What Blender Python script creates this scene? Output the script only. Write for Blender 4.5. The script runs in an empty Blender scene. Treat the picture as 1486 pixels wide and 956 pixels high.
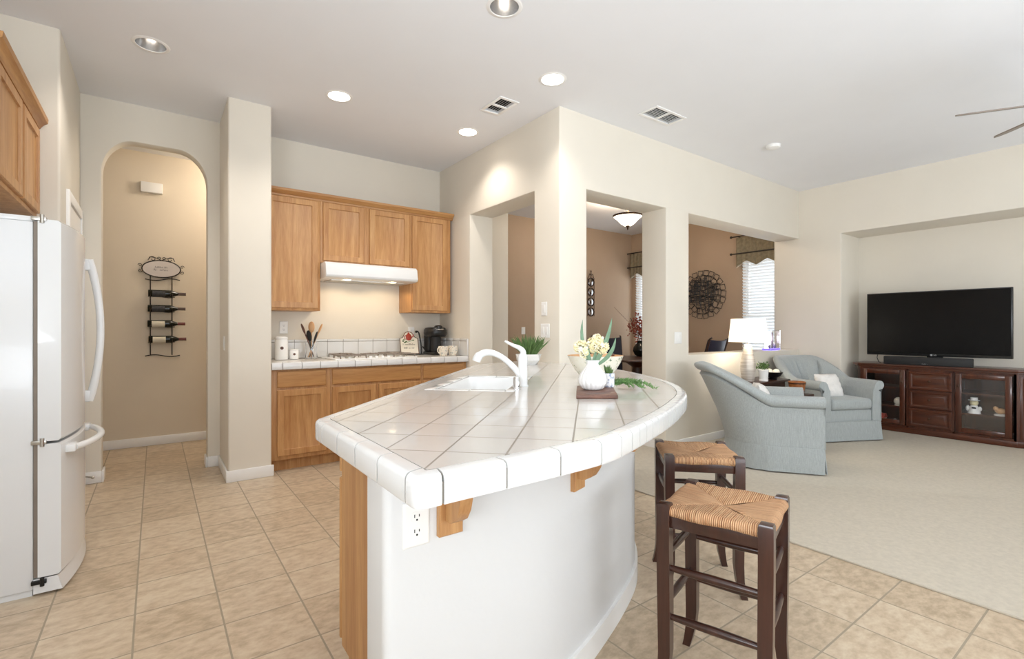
import bpy, bmesh, math, random
from mathutils import Vector, Matrix
random.seed(7)
PI = math.pi
S = bpy.context.scene
COL = S.collection

# ------------------------------------------------------------------ camera, world, light, exposure
cam_d = bpy.data.cameras.new('camera')
cam_d.sensor_width = 36.0
cam_d.lens = 711.0 / 1486.0 * 36.0
cam_d.clip_start = 0.02
cam = bpy.data.objects.new('camera', cam_d)
cam.location = (0, 0, 1.21)
cam.rotation_euler = (math.radians(90), 0, math.radians(-36.07))
COL.objects.link(cam)
S.camera = cam

S.view_settings.view_transform = 'Standard'
S.view_settings.look = 'None'
S.view_settings.gamma = 1.0
S.view_settings.use_curve_mapping = False
S.view_settings.exposure = 0.25

W = bpy.data.worlds.new('world')
S.world = W
W.use_nodes = True
bg = W.node_tree.nodes['Background']
bg.inputs[0].default_value = (0.86, 0.93, 1.0, 1)
bg.inputs[1].default_value = 1.1


def area(name, loc, rot, sx, sy, power, color=(1, 1, 1)):
    d = bpy.data.lights.new(name, 'AREA')
    d.shape = 'RECTANGLE'
    d.size, d.size_y, d.energy, d.color = sx, sy, power, color
    o = bpy.data.objects.new(name, d)
    o.location, o.rotation_euler = loc, rot
    COL.objects.link(o)
    return o


# daylight panels; dining windows are real, rear and left openings added (see the window list in the setting)
DAY = (0.84, 0.92, 1.0)
area('added_daylight_patio', (1.3, -2.72, 1.25), (math.radians(152), 0, 0), 2.9, 2.3, 118, DAY)  # added panel behind the camera, tilted up to brighten the ceiling
area('added_daylight_rear', (5.0, -2.72, 1.45), (math.radians(150), 0, 0), 2.7, 1.9, 95, DAY)  # second added panel behind the camera, also tilted towards the ceiling
area('added_daylight_left', (-1.42, -0.6, 1.5), (math.radians(140), 0, math.radians(-90)), 1.9, 1.3, 135, DAY)  # added panel that brightens the left side of the kitchen
area('daylight_dining_window', (7.82, 3.68, 1.5), (math.radians(90), 0, math.radians(90)), 0.85, 1.6, 15, DAY)
area('daylight_dining_window_b', (7.82, 5.8, 1.5), (math.radians(90), 0, math.radians(90)), 0.85, 1.6, 15, DAY)


# ------------------------------------------------------------------ materials
def lin(h):
    c = [int(h[i:i + 2], 16) / 255 for i in (0, 2, 4)]
    return tuple(x / 12.92 if x <= .04045 else ((x + .055) / 1.055) ** 2.4 for x in c) + (1,)


class NT:
    def __init__(s, name):
        s.m = bpy.data.materials.new(name)
        s.m.use_nodes = True
        s.t = s.m.node_tree
        s.b = s.t.nodes['Principled BSDF']

    def n(s, typ, **kw):
        n = s.t.nodes.new('ShaderNode' + typ)
        for k, v in kw.items():
            setattr(n, k, v)
        return n

    def l(s, a, b):
        s.t.links.new(a, b)

    def math(s, op, a, b=None, c=None):
        n = s.n('Math', operation=op)
        for i, v in enumerate((a, b, c)):
            if v is None:
                continue
            if isinstance(v, (int, float)):
                n.inputs[i].default_value = v
            else:
                s.l(v, n.inputs[i])
        return n.outputs[0]

    def mix(s, f, a, b):
        n = s.n('Mix', data_type='RGBA')
        for i, v in ((0, f), (6, a), (7, b)):
            if isinstance(v, (int, float)):
                n.inputs[i].default_value = v
            elif isinstance(v, tuple):
                n.inputs[i].default_value = v
            else:
                s.l(v, n.inputs[i])
        return n.outputs[2]

    def noise(s, vec, scale, detail=3, rough=.5):
        n = s.n('TexNoise')
        n.inputs['Scale'].default_value = scale
        n.inputs['Detail'].default_value = detail
        n.inputs['Roughness'].default_value = rough
        if vec is not None:
            s.l(vec, n.inputs['Vector'])
        return n.outputs[0]

    def ramp(s, f, stops):
        n = s.n('ValToRGB')
        r = n.color_ramp
        while len(r.elements) < len(stops):
            r.elements.new(.5)
        for e, (p, c) in zip(r.elements, stops):
            e.position, e.color = p, c
        s.l(f, n.inputs[0])
        return n.outputs[0]

    def coord(s, kind='Object', scale=(1, 1, 1), rot=(0, 0, 0)):
        if kind == 'World':
            o = s.n('NewGeometry').outputs['Position']
        else:
            o = s.n('TexCoord').outputs[kind]
        mp = s.n('Mapping')
        mp.inputs['Scale'].default_value = scale
        mp.inputs['Rotation'].default_value = rot
        s.l(o, mp.inputs[0])
        return mp.outputs[0]

    def bump(s, h, strength=.2, dist=.01):
        n = s.n('Bump')
        n.inputs['Strength'].default_value = strength
        n.inputs['Distance'].default_value = dist
        s.l(h, n.inputs['Height'])
        s.l(n.outputs[0], s.b.inputs['Normal'])

    def set(s, **kw):
        for k, v in kw.items():
            k = k.replace('_', ' ')
            if isinstance(v, (int, float, tuple)):
                s.b.inputs[k].default_value = v
            else:
                s.l(v, s.b.inputs[k])
        return s.m


def plain(name, col, rough=.5, var=.04, scale=8, bump=0, **kw):
    t = NT(name)
    c = lin(col)
    f = t.noise(t.coord(), scale, 4)
    lo = tuple(x * (1 - var) for x in c[:3]) + (1,)
    hi = tuple(min(1, x * (1 + var)) for x in c[:3]) + (1,)
    t.set(Base_Color=t.ramp(f, [(.3, lo), (.7, hi)]), Roughness=rough, **kw)
    if bump:
        t.bump(t.noise(t.coord(), scale * 12, 4), bump, .003)
    return t.m


def wood(name, light, dark, axis='Z', scale=1.0, rough=.38, contrast=1.0, coat=.0):
    t = NT(name)
    st = {'Z': (14, 14, .9), 'X': (.9, 14, 14), 'Y': (14, .9, 14)}[axis]
    v = t.coord('Object', tuple(a * scale for a in st))
    big = t.noise(v, .8, 5, .6)
    v2 = t.coord('Object', tuple(a * scale * 6 for a in st))
    fine = t.noise(v2, 1.0, 3, .6)
    v3 = t.coord('Object', tuple(a * scale * .22 for a in st))
    low = t.noise(v3, 1.0, 2, .5)
    bands = t.math('PINGPONG', t.math('MULTIPLY', low, 9.0), .5)
    f = t.math('ADD', t.math('MULTIPLY', big, .45), t.math('MULTIPLY', fine, .35))
    f = t.math('ADD', f, t.math('MULTIPLY', bands, .22))
    f = t.math('ADD', f, .045)
    k = .5 * contrast
    t.set(Base_Color=t.ramp(f, [(.5 - .3 * k, lin(dark)), (.5 + .28 * k, lin(light))]), Roughness=rough,
          Coat_Weight=coat)
    t.bump(fine, .08, .002)
    return t.m


def tile(name, cols, grout, sx, sy, ox, oy, g, rough, angle=0.0, mott=10, bumpd=.002, gb=.6, coat=0.0, mottle=True):
    """rectangular tile grid on world x/y, turned by angle; g = grout width"""
    t = NT(name)
    v = t.coord('World', (1, 1, 1), (0, 0, angle))
    sp = t.n('SeparateXYZ')
    t.l(v, sp.inputs[0])
    u = t.math('DIVIDE', t.math('SUBTRACT', sp.outputs[0], ox), sx)
    w = t.math('DIVIDE', t.math('SUBTRACT', sp.outputs[1], oy), sy)

    def edge(q, s_):
        fr = t.math('FRACT', q)
        d = t.math('ABSOLUTE', t.math('SUBTRACT', fr, .5))
        return t.math('GREATER_THAN', d, .5 - g / (2 * s_))
    m = t.math('MAXIMUM', edge(u, sx), edge(w, sy))
    cb = t.n('CombineXYZ')
    t.l(t.math('FLOOR', u), cb.inputs[0])
    t.l(t.math('FLOOR', w), cb.inputs[1])
    wn = t.n('TexWhiteNoise', noise_dimensions='3D')
    t.l(cb.outputs[0], wn.inputs['Vector'])
    ns = t.n('TexNoise')
    ns.inputs['Scale'].default_value = mott
    ns.inputs['Detail'].default_value = 7
    ns.inputs['Roughness'].default_value = .62
    av = t.n('VectorMath', operation='ADD')
    t.l(t.coord('World', (1, 1.6, 1), (0, 0, angle)), av.inputs[0])
    sc = t.n('VectorMath', operation='SCALE')
    t.l(wn.outputs['Color'], sc.inputs[0])
    sc.inputs['Scale'].default_value = 6.0
    t.l(sc.outputs[0], av.inputs[1])
    t.l(av.outputs[0], ns.inputs['Vector'])
    f = t.math('ADD', t.math('MULTIPLY', ns.outputs[0], .9), t.math('MULTIPLY', t.math('SUBTRACT', wn.outputs['Value'], .5), .14))
    base = t.ramp(f, [(.28, lin(cols[0])), (.46, lin(cols[1])), (.62, lin(cols[2]))])
    t.set(Base_Color=t.mix(m, base, lin(grout)), Roughness=t.math('ADD', t.math('MULTIPLY', m, gb), rough), Coat_Weight=coat)
    hgt = t.math('ADD', t.math('MULTIPLY', m, -1.0), t.math('MULTIPLY', ns.outputs[0], .25 if mottle else .02))
    t.bump(hgt, .5, bumpd)
    return t.m


def emit(name, col, strength, base=None):
    t = NT(name)
    t.set(Base_Color=lin(base or col), Emission_Color=lin(col), Emission_Strength=strength)
    return t.m


M = {}
M['wall'] = plain('cream_wall_paint', 'E1D9CB', .75, .012, 3, .12)
M['wallwhite'] = plain('white_wall_paint', 'DCDBDA', .7, .01, 3, .25)
M['taupe'] = plain('taupe_wall_paint', 'B29A82', .75, .02, 3, .1)
M['hallwall'] = plain('tan_wall_paint', 'DDD0BC', .75, .012, 3, .12)
M['ceil'] = plain('ceiling_paint', 'EBEBED', .85, .008, 3, .1)
M['trim'] = plain('white_trim_paint', 'F1EFEC', .4, .01)
M['oak'] = wood('honey_oak_upright', 'CD9E69', 'A67142', 'Z', 1.5, .42, 1.1)
M['oakh'] = wood('honey_oak_level', 'C8985F', 'A06B3C', 'X', 1.5, .42, 1.1)
M['oaklow'] = wood('oak_level_y', 'C8985F', 'A06B3C', 'Y', 1.5, .42, 1.1)
M['mahog'] = wood('mahogany', '43241A', '29140D', 'Z', 1.2, .3, .9, .3)
M['cherry'] = wood('cherry_upright', '5C2D17', '33150A', 'Z', 1.2, .3, 1, .3)
M['cherryh'] = wood('cherry_level', '5C2D17', '33150A', 'Y', 1.2, .3, 1, .3)
M['walnut'] = wood('walnut', '7B5444', '4A2E24', 'X', 1.2, .5)
M['darkwood'] = wood('dark_wood', '4A2A1A', '2A150C', 'X', 1, .35)
M['dgrey'] = plain('dark_cabinet_inside', '1A1614', .6)
M['floor'] = tile('floor_tile', ('AE9A80', 'C6B197', 'D3C2A9'), 'A0937F', .299, .3035, -.368, .5, .007, .38, 0, 17, .0015, .3)
M['ctile'] = tile('counter_tile', ('CBC8C3', 'CECBC6', 'D0CDC8'), '8E877D', .158, .1432, 1.402 + .0, .3265, .0050, .16, math.radians(-45), 3, .0008, .5, .2, False)
M['btile'] = tile('range_counter_tile', ('E8E4DC', 'EAE6DE', 'ECE8E0'), 'A8A299', .153, .153, .80, 4.5, .004, .15, 0, 3, .0008, .5, .2, False)
M['glaze'] = plain('glazed_white_tile', 'DDDCDA', .16, .01, 3, 0, Coat_Weight=.3)
M['grout'] = plain('grey_grout', '857E74', .85, .05, 60)
M['carpet'] = plain('beige_carpet', 'CDC3B2', .95, .06, 45, .9)
M['white'] = plain('white_enamel', 'E9E9E8', .25, .006)
M['fridge'] = plain('white_fridge_enamel', 'E4E5E6', .22, .004, 3, 0, Coat_Weight=.3)
M['plastic'] = plain('white_plastic', 'EFEDE9', .35, .01)
M['black'] = plain('black_plastic', '141414', .3, .05)
M['blackmatte'] = plain('black_matte', '1B1B1C', .6, .05)
M['iron'] = plain('wrought_iron', '2A221D', .45, .1)
M['bronze'] = plain('bronze', '4A3426', .4, .1, Metallic=.6)
M['chrome'] = plain('chrome', 'D8D8DA', .12, .01, Metallic=1.0)
M['reflector'] = plain('aluminium_reflector', 'D0D0D0', .25, .02, Metallic=.9)
M['steel'] = plain('brushed_steel', 'B9B5AE', .3, .03, Metallic=.9)
M['grate'] = plain('grey_grate', '85796E', .55, .08)
M['ceramic'] = plain('white_ceramic', 'F0EEEB', .2, .01)
M['cream'] = plain('cream_ceramic', 'E9E0CE', .3, .03)
M['fabric'] = None
t = NT('grey_weave_fabric')
v = t.coord('Object', (90, 90, 90))
f = t.noise(v, 3, 4, .7)
f2 = t.noise(t.coord('Object', (220, 220, 14)), 1, 2)
ff = t.math('ADD', t.math('MULTIPLY', f, .6), t.math('MULTIPLY', f2, .4))
t.set(Base_Color=t.ramp(ff, [(.34, lin('929796')), (.66, lin('B4B9B8'))]), Roughness=.9, Sheen_Weight=.2)
t.bump(ff, .3, .002)
M['fabric'] = t.m
M['pillow'] = plain('white_pillow_cloth', 'E8E4DF', .9, .05, 30, .4)


def rush(name, ax):
    t = NT(name)
    sc = (330, 9, 9) if ax == 'x' else (9, 330, 9)
    f = t.noise(t.coord('Object', sc), 1, 2, .5)
    wv = t.n('TexWave', wave_type='BANDS', bands_direction=ax.upper())
    wv.inputs['Scale'].default_value = 52
    wv.inputs['Distortion'].default_value = 1.2
    wv.inputs['Detail Scale'].default_value = .6
    t.l(t.coord('Object'), wv.inputs['Vector'])
    f2 = t.noise(t.coord('Object', (9, 9, 9)), 1, 3, .6)
    q = t.math('ADD', t.math('MULTIPLY', f, .5), t.math('MULTIPLY', f2, .25))
    q = t.math('ADD', q, t.math('MULTIPLY', wv.outputs['Fac'], .25))
    t.set(Base_Color=t.ramp(q, [(.30, lin('80502C')), (.48, lin('C69064')), (.64, lin('E2B98E'))]), Roughness=.65)
    t.bump(t.math('ADD', t.math('MULTIPLY', f, .4), wv.outputs['Fac']), 1.0, .003)
    return t.m


M['rushx'] = rush('rush_cords_across', 'x')
M['rushy'] = rush('rush_cords_along', 'y')
M['screen'] = plain('tv_glass', '060607', .22, .02, Specular_IOR_Level=.25)
M['navy'] = plain('navy_leather', '1A1C30', .45, .08)
M['leaf'] = plain('green_leaf', '536F38', .55, .3, 40)
M['leafb'] = plain('blue_green_leaf', '6B876B', .5, .15, 30)
M['fernm'] = plain('fern_leaf', '62864A', .6, .3, 40)
M['petal'] = plain('cream_petal', 'F0E4B8', .6, .12, 40)
M['petalw'] = plain('pale_petal', 'F4EED8', .6, .05, 40)
M['autumn'] = plain('autumn_leaf', '8A3B26', .6, .4, 60)
M['curtain'] = plain('olive_brocade', '847860', .85, .18, 24, .3)
t = NT('white_blind_slat')
t.set(Base_Color=lin('F0F0EF'), Roughness=.5)
tl = t.n('BsdfTranslucent'); tl.inputs[0].default_value = lin('F0F0EF')
mx = t.n('MixShader'); mx.inputs[0].default_value = .42
t.l(t.b.outputs[0], mx.inputs[1]); t.l(tl.outputs[0], mx.inputs[2])
t.l(mx.outputs[0], t.t.nodes['Material Output'].inputs['Surface'])
M['slat'] = t.m
M['bottle'] = plain('dark_bottle_glass', '12150F', .08, .05)
M['label'] = plain('paper_label', 'D9D1BE', .7, .05)
M['darklabel'] = plain('dark_label', '3A3A3C', .6, .3, 60)
M['capsule'] = plain('red_foil', '6A2A20', .35, .05)
M['capsule2'] = plain('brown_foil', '5B463C', .35, .05)
M['plaque'] = plain('plaque_enamel', 'CFC6C0', .5, .03)
M['ink'] = plain('grey_ink', '6E6664', .7)
M['white_ink'] = plain('silver_ink', 'C9C9C9', .4)
M['red'] = plain('red_paint', 'A93A26', .4, .1)
M['orange'] = plain('tan_wood', 'CFA071', .5, .1)
M['bucketwood'] = wood('bucket_wood', 'AB6A35', '7C431E', 'Z', 2, .5)
M['lampbase'] = None
t = NT('silver_ribbed_lamp_body')
f = t.noise(t.coord('Object', (3, 3, 60)), 1, 3)
t.set(Base_Color=t.ramp(f, [(.35, lin('B3A79A')), (.65, lin('D9D1C8'))]), Roughness=.35, Metallic=.35)
M['lampbase'] = t.m
t = NT('lamp_shade_linen')
t.set(Base_Color=lin('FBF7EE'), Roughness=.9, Emission_Color=lin('FFF4DF'), Emission_Strength=.75)
M['shade'] = t.m
M['bulb'] = emit('lit_bulb', 'FFF1DC', 14)
M['bulbdim'] = emit('weak_bulb', 'FFF6EA', 2.2)
M['diffuser'] = emit('lit_diffuser', 'FFF8EE', 9)
M['bowlglass'] = emit('lit_alabaster', 'FFEFD6', 3.0)
M['hoodlamp'] = emit('lit_hood_lamp', 'FFE8BE', 8)
M['cubeglow'] = emit('lit_violet', '6E5BFF', 1.3)
M['cubewhite'] = emit('lit_white_panel', 'F4F0FF', 1.5)
t = NT('clear_glass')
t.set(Base_Color=(1, 1, 1, 1), Roughness=.02, Transmission_Weight=1.0, IOR=1.45)
M['glass'] = t.m
t = NT('thin_pane')
tr = t.n('BsdfTransparent')
gl = t.n('BsdfGlossy')
gl.inputs['Roughness'].default_value = .05
mx = t.n('MixShader')
mx.inputs[0].default_value = .07
t.l(tr.outputs[0], mx.inputs[1])
t.l(gl.outputs[0], mx.inputs[2])
t.l(mx.outputs[0], t.t.nodes['Material Output'].inputs['Surface'])
M['pane'] = t.m
t = NT('bowl_pattern')
v = t.coord('Object', (38, 38, 38))
f = t.noise(v, 1.0, 2, .5)
t.set(Base_Color=t.ramp(f, [(.30, lin('7F8F72')), (.37, lin('EFEAD8')), (.68, lin('F2EEE0')), (.74, lin('D9C98F'))]), Roughness=.25)
M['pattern'] = t.m
t = NT('mug_pattern')
f = t.noise(t.coord('Object', (75, 75, 75)), 1.0, 2, .5)
t.set(Base_Color=t.ramp(f, [(.33, lin('7F9298')), (.40, lin('EFE6D6')), (.64, lin('EFE6D6')), (.70, lin('B9876A'))]), Roughness=.25)
M['mugpat'] = t.m
t = NT('fern_pattern_cup')
f = t.noise(t.coord('Object', (60, 60, 60)), 1.0, 2, .5)
t.set(Base_Color=t.ramp(f, [(.38, lin('9AA3B8')), (.46, lin('EFEFF2'))]), Roughness=.25)
M['cuppat'] = t.m

# ------------------------------------------------------------------ geometry helpers


class G:
    def __init__(s):
        s.bm = bmesh.new()
        s.mi = 0

    def merge(s, tmp):
        for f in tmp.faces:
            f.material_index = s.mi
        me = bpy.data.meshes.new('t')
        tmp.to_mesh(me)
        tmp.free()
        s.bm.from_mesh(me)
        bpy.data.meshes.remove(me)
        return s

    def box(s, x0, x1, y0, y1, z0, z1, bev=0.0, seg=2, mat=None):
        t = bmesh.new()
        bmesh.ops.create_cube(t, size=1)
        for v in t.verts:
            v.co = Vector((x0 + (v.co.x + .5) * (x1 - x0), y0 + (v.co.y + .5) * (y1 - y0), z0 + (v.co.z + .5) * (z1 - z0)))
        if bev > 0:
            bmesh.ops.bevel(t, geom=t.edges[:], offset=bev, segments=seg, affect='EDGES', profile=.5)
        if mat is not None:
            t.transform(mat)
        return s.merge(t)

    def prism(s, pts, z0, z1, bev=0.0, seg=2, axis='z'):
        """pts 2D loop; axis z: (x,y) extruded in z; axis x: (y,z) extruded in x; axis y: (x,z) extruded in y"""
        t = bmesh.new()

        def mk(p, h):
            return {'z': (p[0], p[1], h), 'x': (h, p[0], p[1]), 'y': (p[0], h, p[1])}[axis]
        a = [t.verts.new(mk(p, z0)) for p in pts]
        b = [t.verts.new(mk(p, z1)) for p in pts]
        n = len(pts)
        t.faces.new(a)
        t.faces.new(b)
        for i in range(n):
            t.faces.new((a[i], a[(i + 1) % n], b[(i + 1) % n], b[i]))
        bmesh.ops.recalc_face_normals(t, faces=t.faces[:])
        if bev > 0:
            es = [e for e in t.edges if e.calc_face_angle(0) > .5]
            bmesh.ops.bevel(t, geom=es, offset=bev, segments=seg, affect='EDGES', profile=.5)
        return s.merge(t)

    def holed(s, outer, holes, z0, z1):
        """flat slab with holes"""
        t = bmesh.new()
        loops = []
        for lp in [outer] + holes:
            vs = [t.verts.new((p[0], p[1], z1)) for p in lp]
            for i in range(len(vs)):
                t.edges.new((vs[i], vs[(i + 1) % len(vs)]))
            loops.append(vs)
        bmesh.ops.triangle_fill(t, use_beauty=True, use_dissolve=False, edges=t.edges[:])
        r = bmesh.ops.extrude_face_region(t, geom=t.faces[:])
        for e in r['geom']:
            if isinstance(e, bmesh.types.BMVert):
                e.co.z = z0
        bmesh.ops.recalc_face_normals(t, faces=t.faces[:])
        return s.merge(t)

    def loft(s, rings, closed=True, caps=True, loop=False):
        t = bmesh.new()
        R = [[t.verts.new(p) for p in r] for r in rings]
        m = len(R)
        for i in range(m if loop else m - 1):
            a, b = R[i], R[(i + 1) % m]
            n = len(a)
            for j in range(n if closed else n - 1):
                k = (j + 1) % n
                try:
                    t.faces.new((a[j], a[k], b[k], b[j]))
                except ValueError:
                    pass
        if caps and not loop and closed:
            for r in (R[0], R[-1]):
                try:
                    t.faces.new(r)
                except ValueError:
                    pass
        bmesh.ops.remove_doubles(t, verts=t.verts[:], dist=1e-6)
        bmesh.ops.recalc_face_normals(t, faces=t.faces[:])
        return s.merge(t)

    def lathe(s, c, prof, n=32, mod=None, caps=True):
        rings = []
        for r, z in prof:
            ring = []
            for i in range(n):
                a = 2 * PI * i / n
                rr = r * (mod(a, z) if mod else 1)
                ring.append((c[0] + rr * math.cos(a), c[1] + rr * math.sin(a), c[2] + z))
            rings.append(ring)
        return s.loft(rings, caps=caps)

    def tube(s, pts, r, n=8, caps=True, loop=False, flat=1.0):
        P = [Vector(p) for p in pts]
        m = len(P)
        rings = []
        up = None
        for i in range(m):
            if loop:
                d = P[(i + 1) % m] - P[i - 1]
            else:
                d = P[min(i + 1, m - 1)] - P[max(i - 1, 0)]
            if d.length < 1e-9:
                d = Vector((0, 0, 1))
            d.normalize()
            if up is None:
                up = Vector((0, 0, 1)) if abs(d.z) < .9 else Vector((1, 0, 0))
            a = d.cross(up)
            if a.length < 1e-4:
                a = d.cross(Vector((0, 1, 0)))
            a.normalize()
            b = a.cross(d).normalized()
            up = b
            rr = r[i] if isinstance(r, (list, tuple)) else r
            rings.append([P[i] + a * (rr * math.cos(2 * PI * k / n)) + b * (rr * flat * math.sin(2 * PI * k / n)) for k in range(n)])
        return s.loft(rings, caps=caps, loop=loop)

    def cyl(s, p0, p1, r0, r1=None, n=20):
        return s.tube([p0, p1], [r0, r0 if r1 is None else r1], n)

    def ball(s, c, r, sc=(1, 1, 1), n=12, rot=None):
        t = bmesh.new()
        bmesh.ops.create_uvsphere(t, u_segments=n, v_segments=max(6, n // 2 + 2), radius=r)
        mt = Matrix.Translation(c)
        if rot is not None:
            mt = mt @ rot
        mt = mt @ Matrix.Diagonal((sc[0], sc[1], sc[2], 1))
        t.transform(mt)
        return s.merge(t)

    def nest(s, O, U, V, N, w, h, loops, back=True):
        O, U, V, N = Vector(O), Vector(U), Vector(V), Vector(N)
        rings = []
        for i, d in loops:
            rings.append([O + U * i + V * i + N * d, O + U * (w - i) + V * i + N * d,
                          O + U * (w - i) + V * (h - i) + N * d, O + U * i + V * (h - i) + N * d])
        return s.loft(rings)

    def leafblade(s, base, tip, w, bend=(0, 0, 0), n=7, fold=.15):
        b, tt, bd = Vector(base), Vector(tip), Vector(bend)
        d = (tt - b)
        side = d.cross(Vector((.3, .7, .2))).normalized()
        nrm = side.cross(d).normalized()
        rings = []
        for i in range(n):
            k = i / (n - 1)
            p = b + d * k + bd * (4 * k * (1 - k))
            ww = w * (math.sin(PI * min(1, (k * .85 + .15))) ** .7) * (1 if i < n - 1 else .12)
            rings.append([p - side * ww, p + nrm * ww * fold, p + side * ww, p - nrm * .0012])
        return s.loft(rings)


WL = {}


def fin(name, g, mats, smooth=38):
    bm = g.bm
    bmesh.ops.recalc_face_normals(bm, faces=bm.faces[:]) if len(bm.faces) < 0 else None
    me = bpy.data.meshes.new(name)
    bm.to_mesh(me)
    bm.free()
    if not isinstance(mats, (list, tuple)):
        mats = [mats]
    for m in mats:
        me.materials.append(m)
    me.shade_smooth()
    me.set_sharp_from_angle(angle=math.radians(smooth))
    o = bpy.data.objects.new(name, me)
    COL.objects.link(o)
    return o


def tag(o, label, cat, group=None):
    o['label'], o['category'] = label, cat
    if group:
        o['group'] = group
    return o


def thing(name, label, cat, loc=(0, 0, 0), rz=0.0, group=None):
    o = bpy.data.objects.new(name, None)
    o.empty_display_size = .05
    COL.objects.link(o)
    o.location = loc
    o.rotation_euler = (0, 0, rz)
    WL[o.name] = Vector(loc)
    return tag(o, label, cat, group)


def part(name, g, mats, parent, world=True, label=None, smooth=38):
    """geometry in world coordinates (unrotated parents) or in the parent's own frame"""
    if world:
        g.bm.transform(Matrix.Translation(-WL[parent.name]))
    o = fin(name, g, mats, smooth)
    o.parent = parent
    WL[o.name] = WL[parent.name]
    if label:
        o['label'] = label
    return o


def solo(name, g, mats, label, cat, group=None, smooth=38):
    xs = [v.co for v in g.bm.verts]
    c = Vector(((min(v.x for v in xs) + max(v.x for v in xs)) / 2, (min(v.y for v in xs) + max(v.y for v in xs)) / 2, min(v.z for v in xs)))
    g.bm.transform(Matrix.Translation(-c))
    o = fin(name, g, mats, smooth)
    o.location = c
    WL[o.name] = c
    return tag(o, label, cat, group)


def struct(name, g, mats, smooth=38):
    o = fin(name, g, mats, smooth)
    o['kind'] = 'structure'
    WL[o.name] = Vector((0, 0, 0))
    return o


def cells(xs, ys, zs, solid, bev=.016, seg=3):
    """wall mass built from a grid of blocks: one clean surface, bullnose corners"""
    t = bmesh.new()
    vc = {}

    def V(i, j, k):
        if (i, j, k) not in vc:
            vc[(i, j, k)] = t.verts.new((xs[i], ys[j], zs[k]))
        return vc[(i, j, k)]
    nx, ny, nz = len(xs) - 1, len(ys) - 1, len(zs) - 1

    def so(i, j, k):
        if 0 <= i < nx and 0 <= j < ny and 0 <= k < nz:
            return solid((xs[i] + xs[i + 1]) / 2, (ys[j] + ys[j + 1]) / 2, (zs[k] + zs[k + 1]) / 2)
        return False
    for i in range(nx):
        for j in range(ny):
            for k in range(nz):
                if not so(i, j, k):
                    continue
                if not so(i - 1, j, k): t.faces.new((V(i, j, k), V(i, j, k + 1), V(i, j + 1, k + 1), V(i, j + 1, k)))
                if not so(i + 1, j, k): t.faces.new((V(i + 1, j, k), V(i + 1, j + 1, k), V(i + 1, j + 1, k + 1), V(i + 1, j, k + 1)))
                if not so(i, j - 1, k): t.faces.new((V(i, j, k), V(i + 1, j, k), V(i + 1, j, k + 1), V(i, j, k + 1)))
                if not so(i, j + 1, k): t.faces.new((V(i, j + 1, k), V(i, j + 1, k + 1), V(i + 1, j + 1, k + 1), V(i + 1, j + 1, k)))
                if not so(i, j, k - 1): t.faces.new((V(i, j, k), V(i, j + 1, k), V(i + 1, j + 1, k), V(i + 1, j, k)))
                if not so(i, j, k + 1): t.faces.new((V(i, j, k + 1), V(i + 1, j, k + 1), V(i + 1, j + 1, k + 1), V(i, j + 1, k + 1)))
    bmesh.ops.recalc_face_normals(t, faces=t.faces[:])
    if bev:
        es = []
        for e in t.edges:
            if len(e.link_faces) == 2 and e.is_convex and e.calc_face_angle(0) > .5:
                zz = [v.co.z for v in e.verts]
                if max(zz) < 3.04 or abs(zz[0] - zz[1]) > .01:
                    if max(zz) > .001:
                        es.append(e)
        bmesh.ops.bevel(t, geom=es, offset=bev, segments=seg, affect='EDGES', profile=.5, clamp_overlap=True)
    g = G()
    g.merge(t)
    return g


def text_geo(txt, size, mtx, depth=.0006):
    cu = bpy.data.curves.new('txt', 'FONT')
    cu.body, cu.size, cu.extrude = txt, size, depth
    cu.align_x, cu.align_y = 'CENTER', 'CENTER'
    cu.resolution_u = 3
    o = bpy.data.objects.new('txt', cu)
    COL.objects.link(o)
    bpy.context.view_layer.update()
    me = bpy.data.meshes.new_from_object(o.evaluated_get(bpy.context.evaluated_depsgraph_get()))
    g = G()
    g.bm.from_mesh(me)
    g.bm.transform(mtx)
    bpy.data.objects.remove(o)
    bpy.data.curves.remove(cu)
    bpy.data.meshes.remove(me)
    return g


def marks(g, O, U, V, N, w, h, n, seed):
    """a line of handwriting too small to read in the photograph"""
    rr = random.Random(seed)
    O, U, V, N = Vector(O), Vector(U), Vector(V), Vector(N)
    x = 0
    while x < w - h * .4:
        if rr.random() < .15:
            x += h * .6
            continue
        hh = h * rr.choice((.6, .6, 1.0))
        pts = [O + U * x + N * .0006, O + U * (x + h * .1) + V * hh + N * .0006, O + U * (x + h * .35) + V * hh * .3 + N * .0006]
        g.tube(pts, h * .07, 4)
        x += h * .55


def fillrect(c, w, h, ang):
    ca, sa = math.cos(ang), math.sin(ang)
    return [(c[0] + x * ca - y * sa, c[1] + x * sa + y * ca) for x, y in ((-w / 2, -h / 2), (w / 2, -h / 2), (w / 2, h / 2), (-w / 2, h / 2))]


def circ(cx, cy, r, n=28):
    return [(cx + r * math.cos(2 * PI * i / n), cy + r * math.sin(2 * PI * i / n)) for i in range(n)]


# ------------------------------------------------------------------ the setting
CH = 3.05
LIGHTS = [(1.173, 3.927, 'lit'), (2.356, 3.933, 'lit'), (2.364, 2.737, 'lit'), (-.022, 3.935, 'dim'), (1.611, 2.285, 'dim')]
VENTS = [(2.290, 3.320, .19, .30), (3.530, 2.645, .41, .20)]

g = G()
g.box(-1.4, 2.925, -2.7, 6.6, -.1, 0)
g.box(2.9, 7.7, -2.7, 6.6, -.1, -.001)
struct('floor', g, M['floor'])
# carpet lies over the slab
g = G()
g.prism([(2.91, -2.6), (7.52, -2.6), (7.52, 6.36), (2.985, 6.36), (2.985, 3.32), (3.0, 3.32), (3.0, 3.03), (2.91, 3.03)], -.0, .012, .004)
o = struct('floor_carpet', g, M['carpet'])

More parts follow.
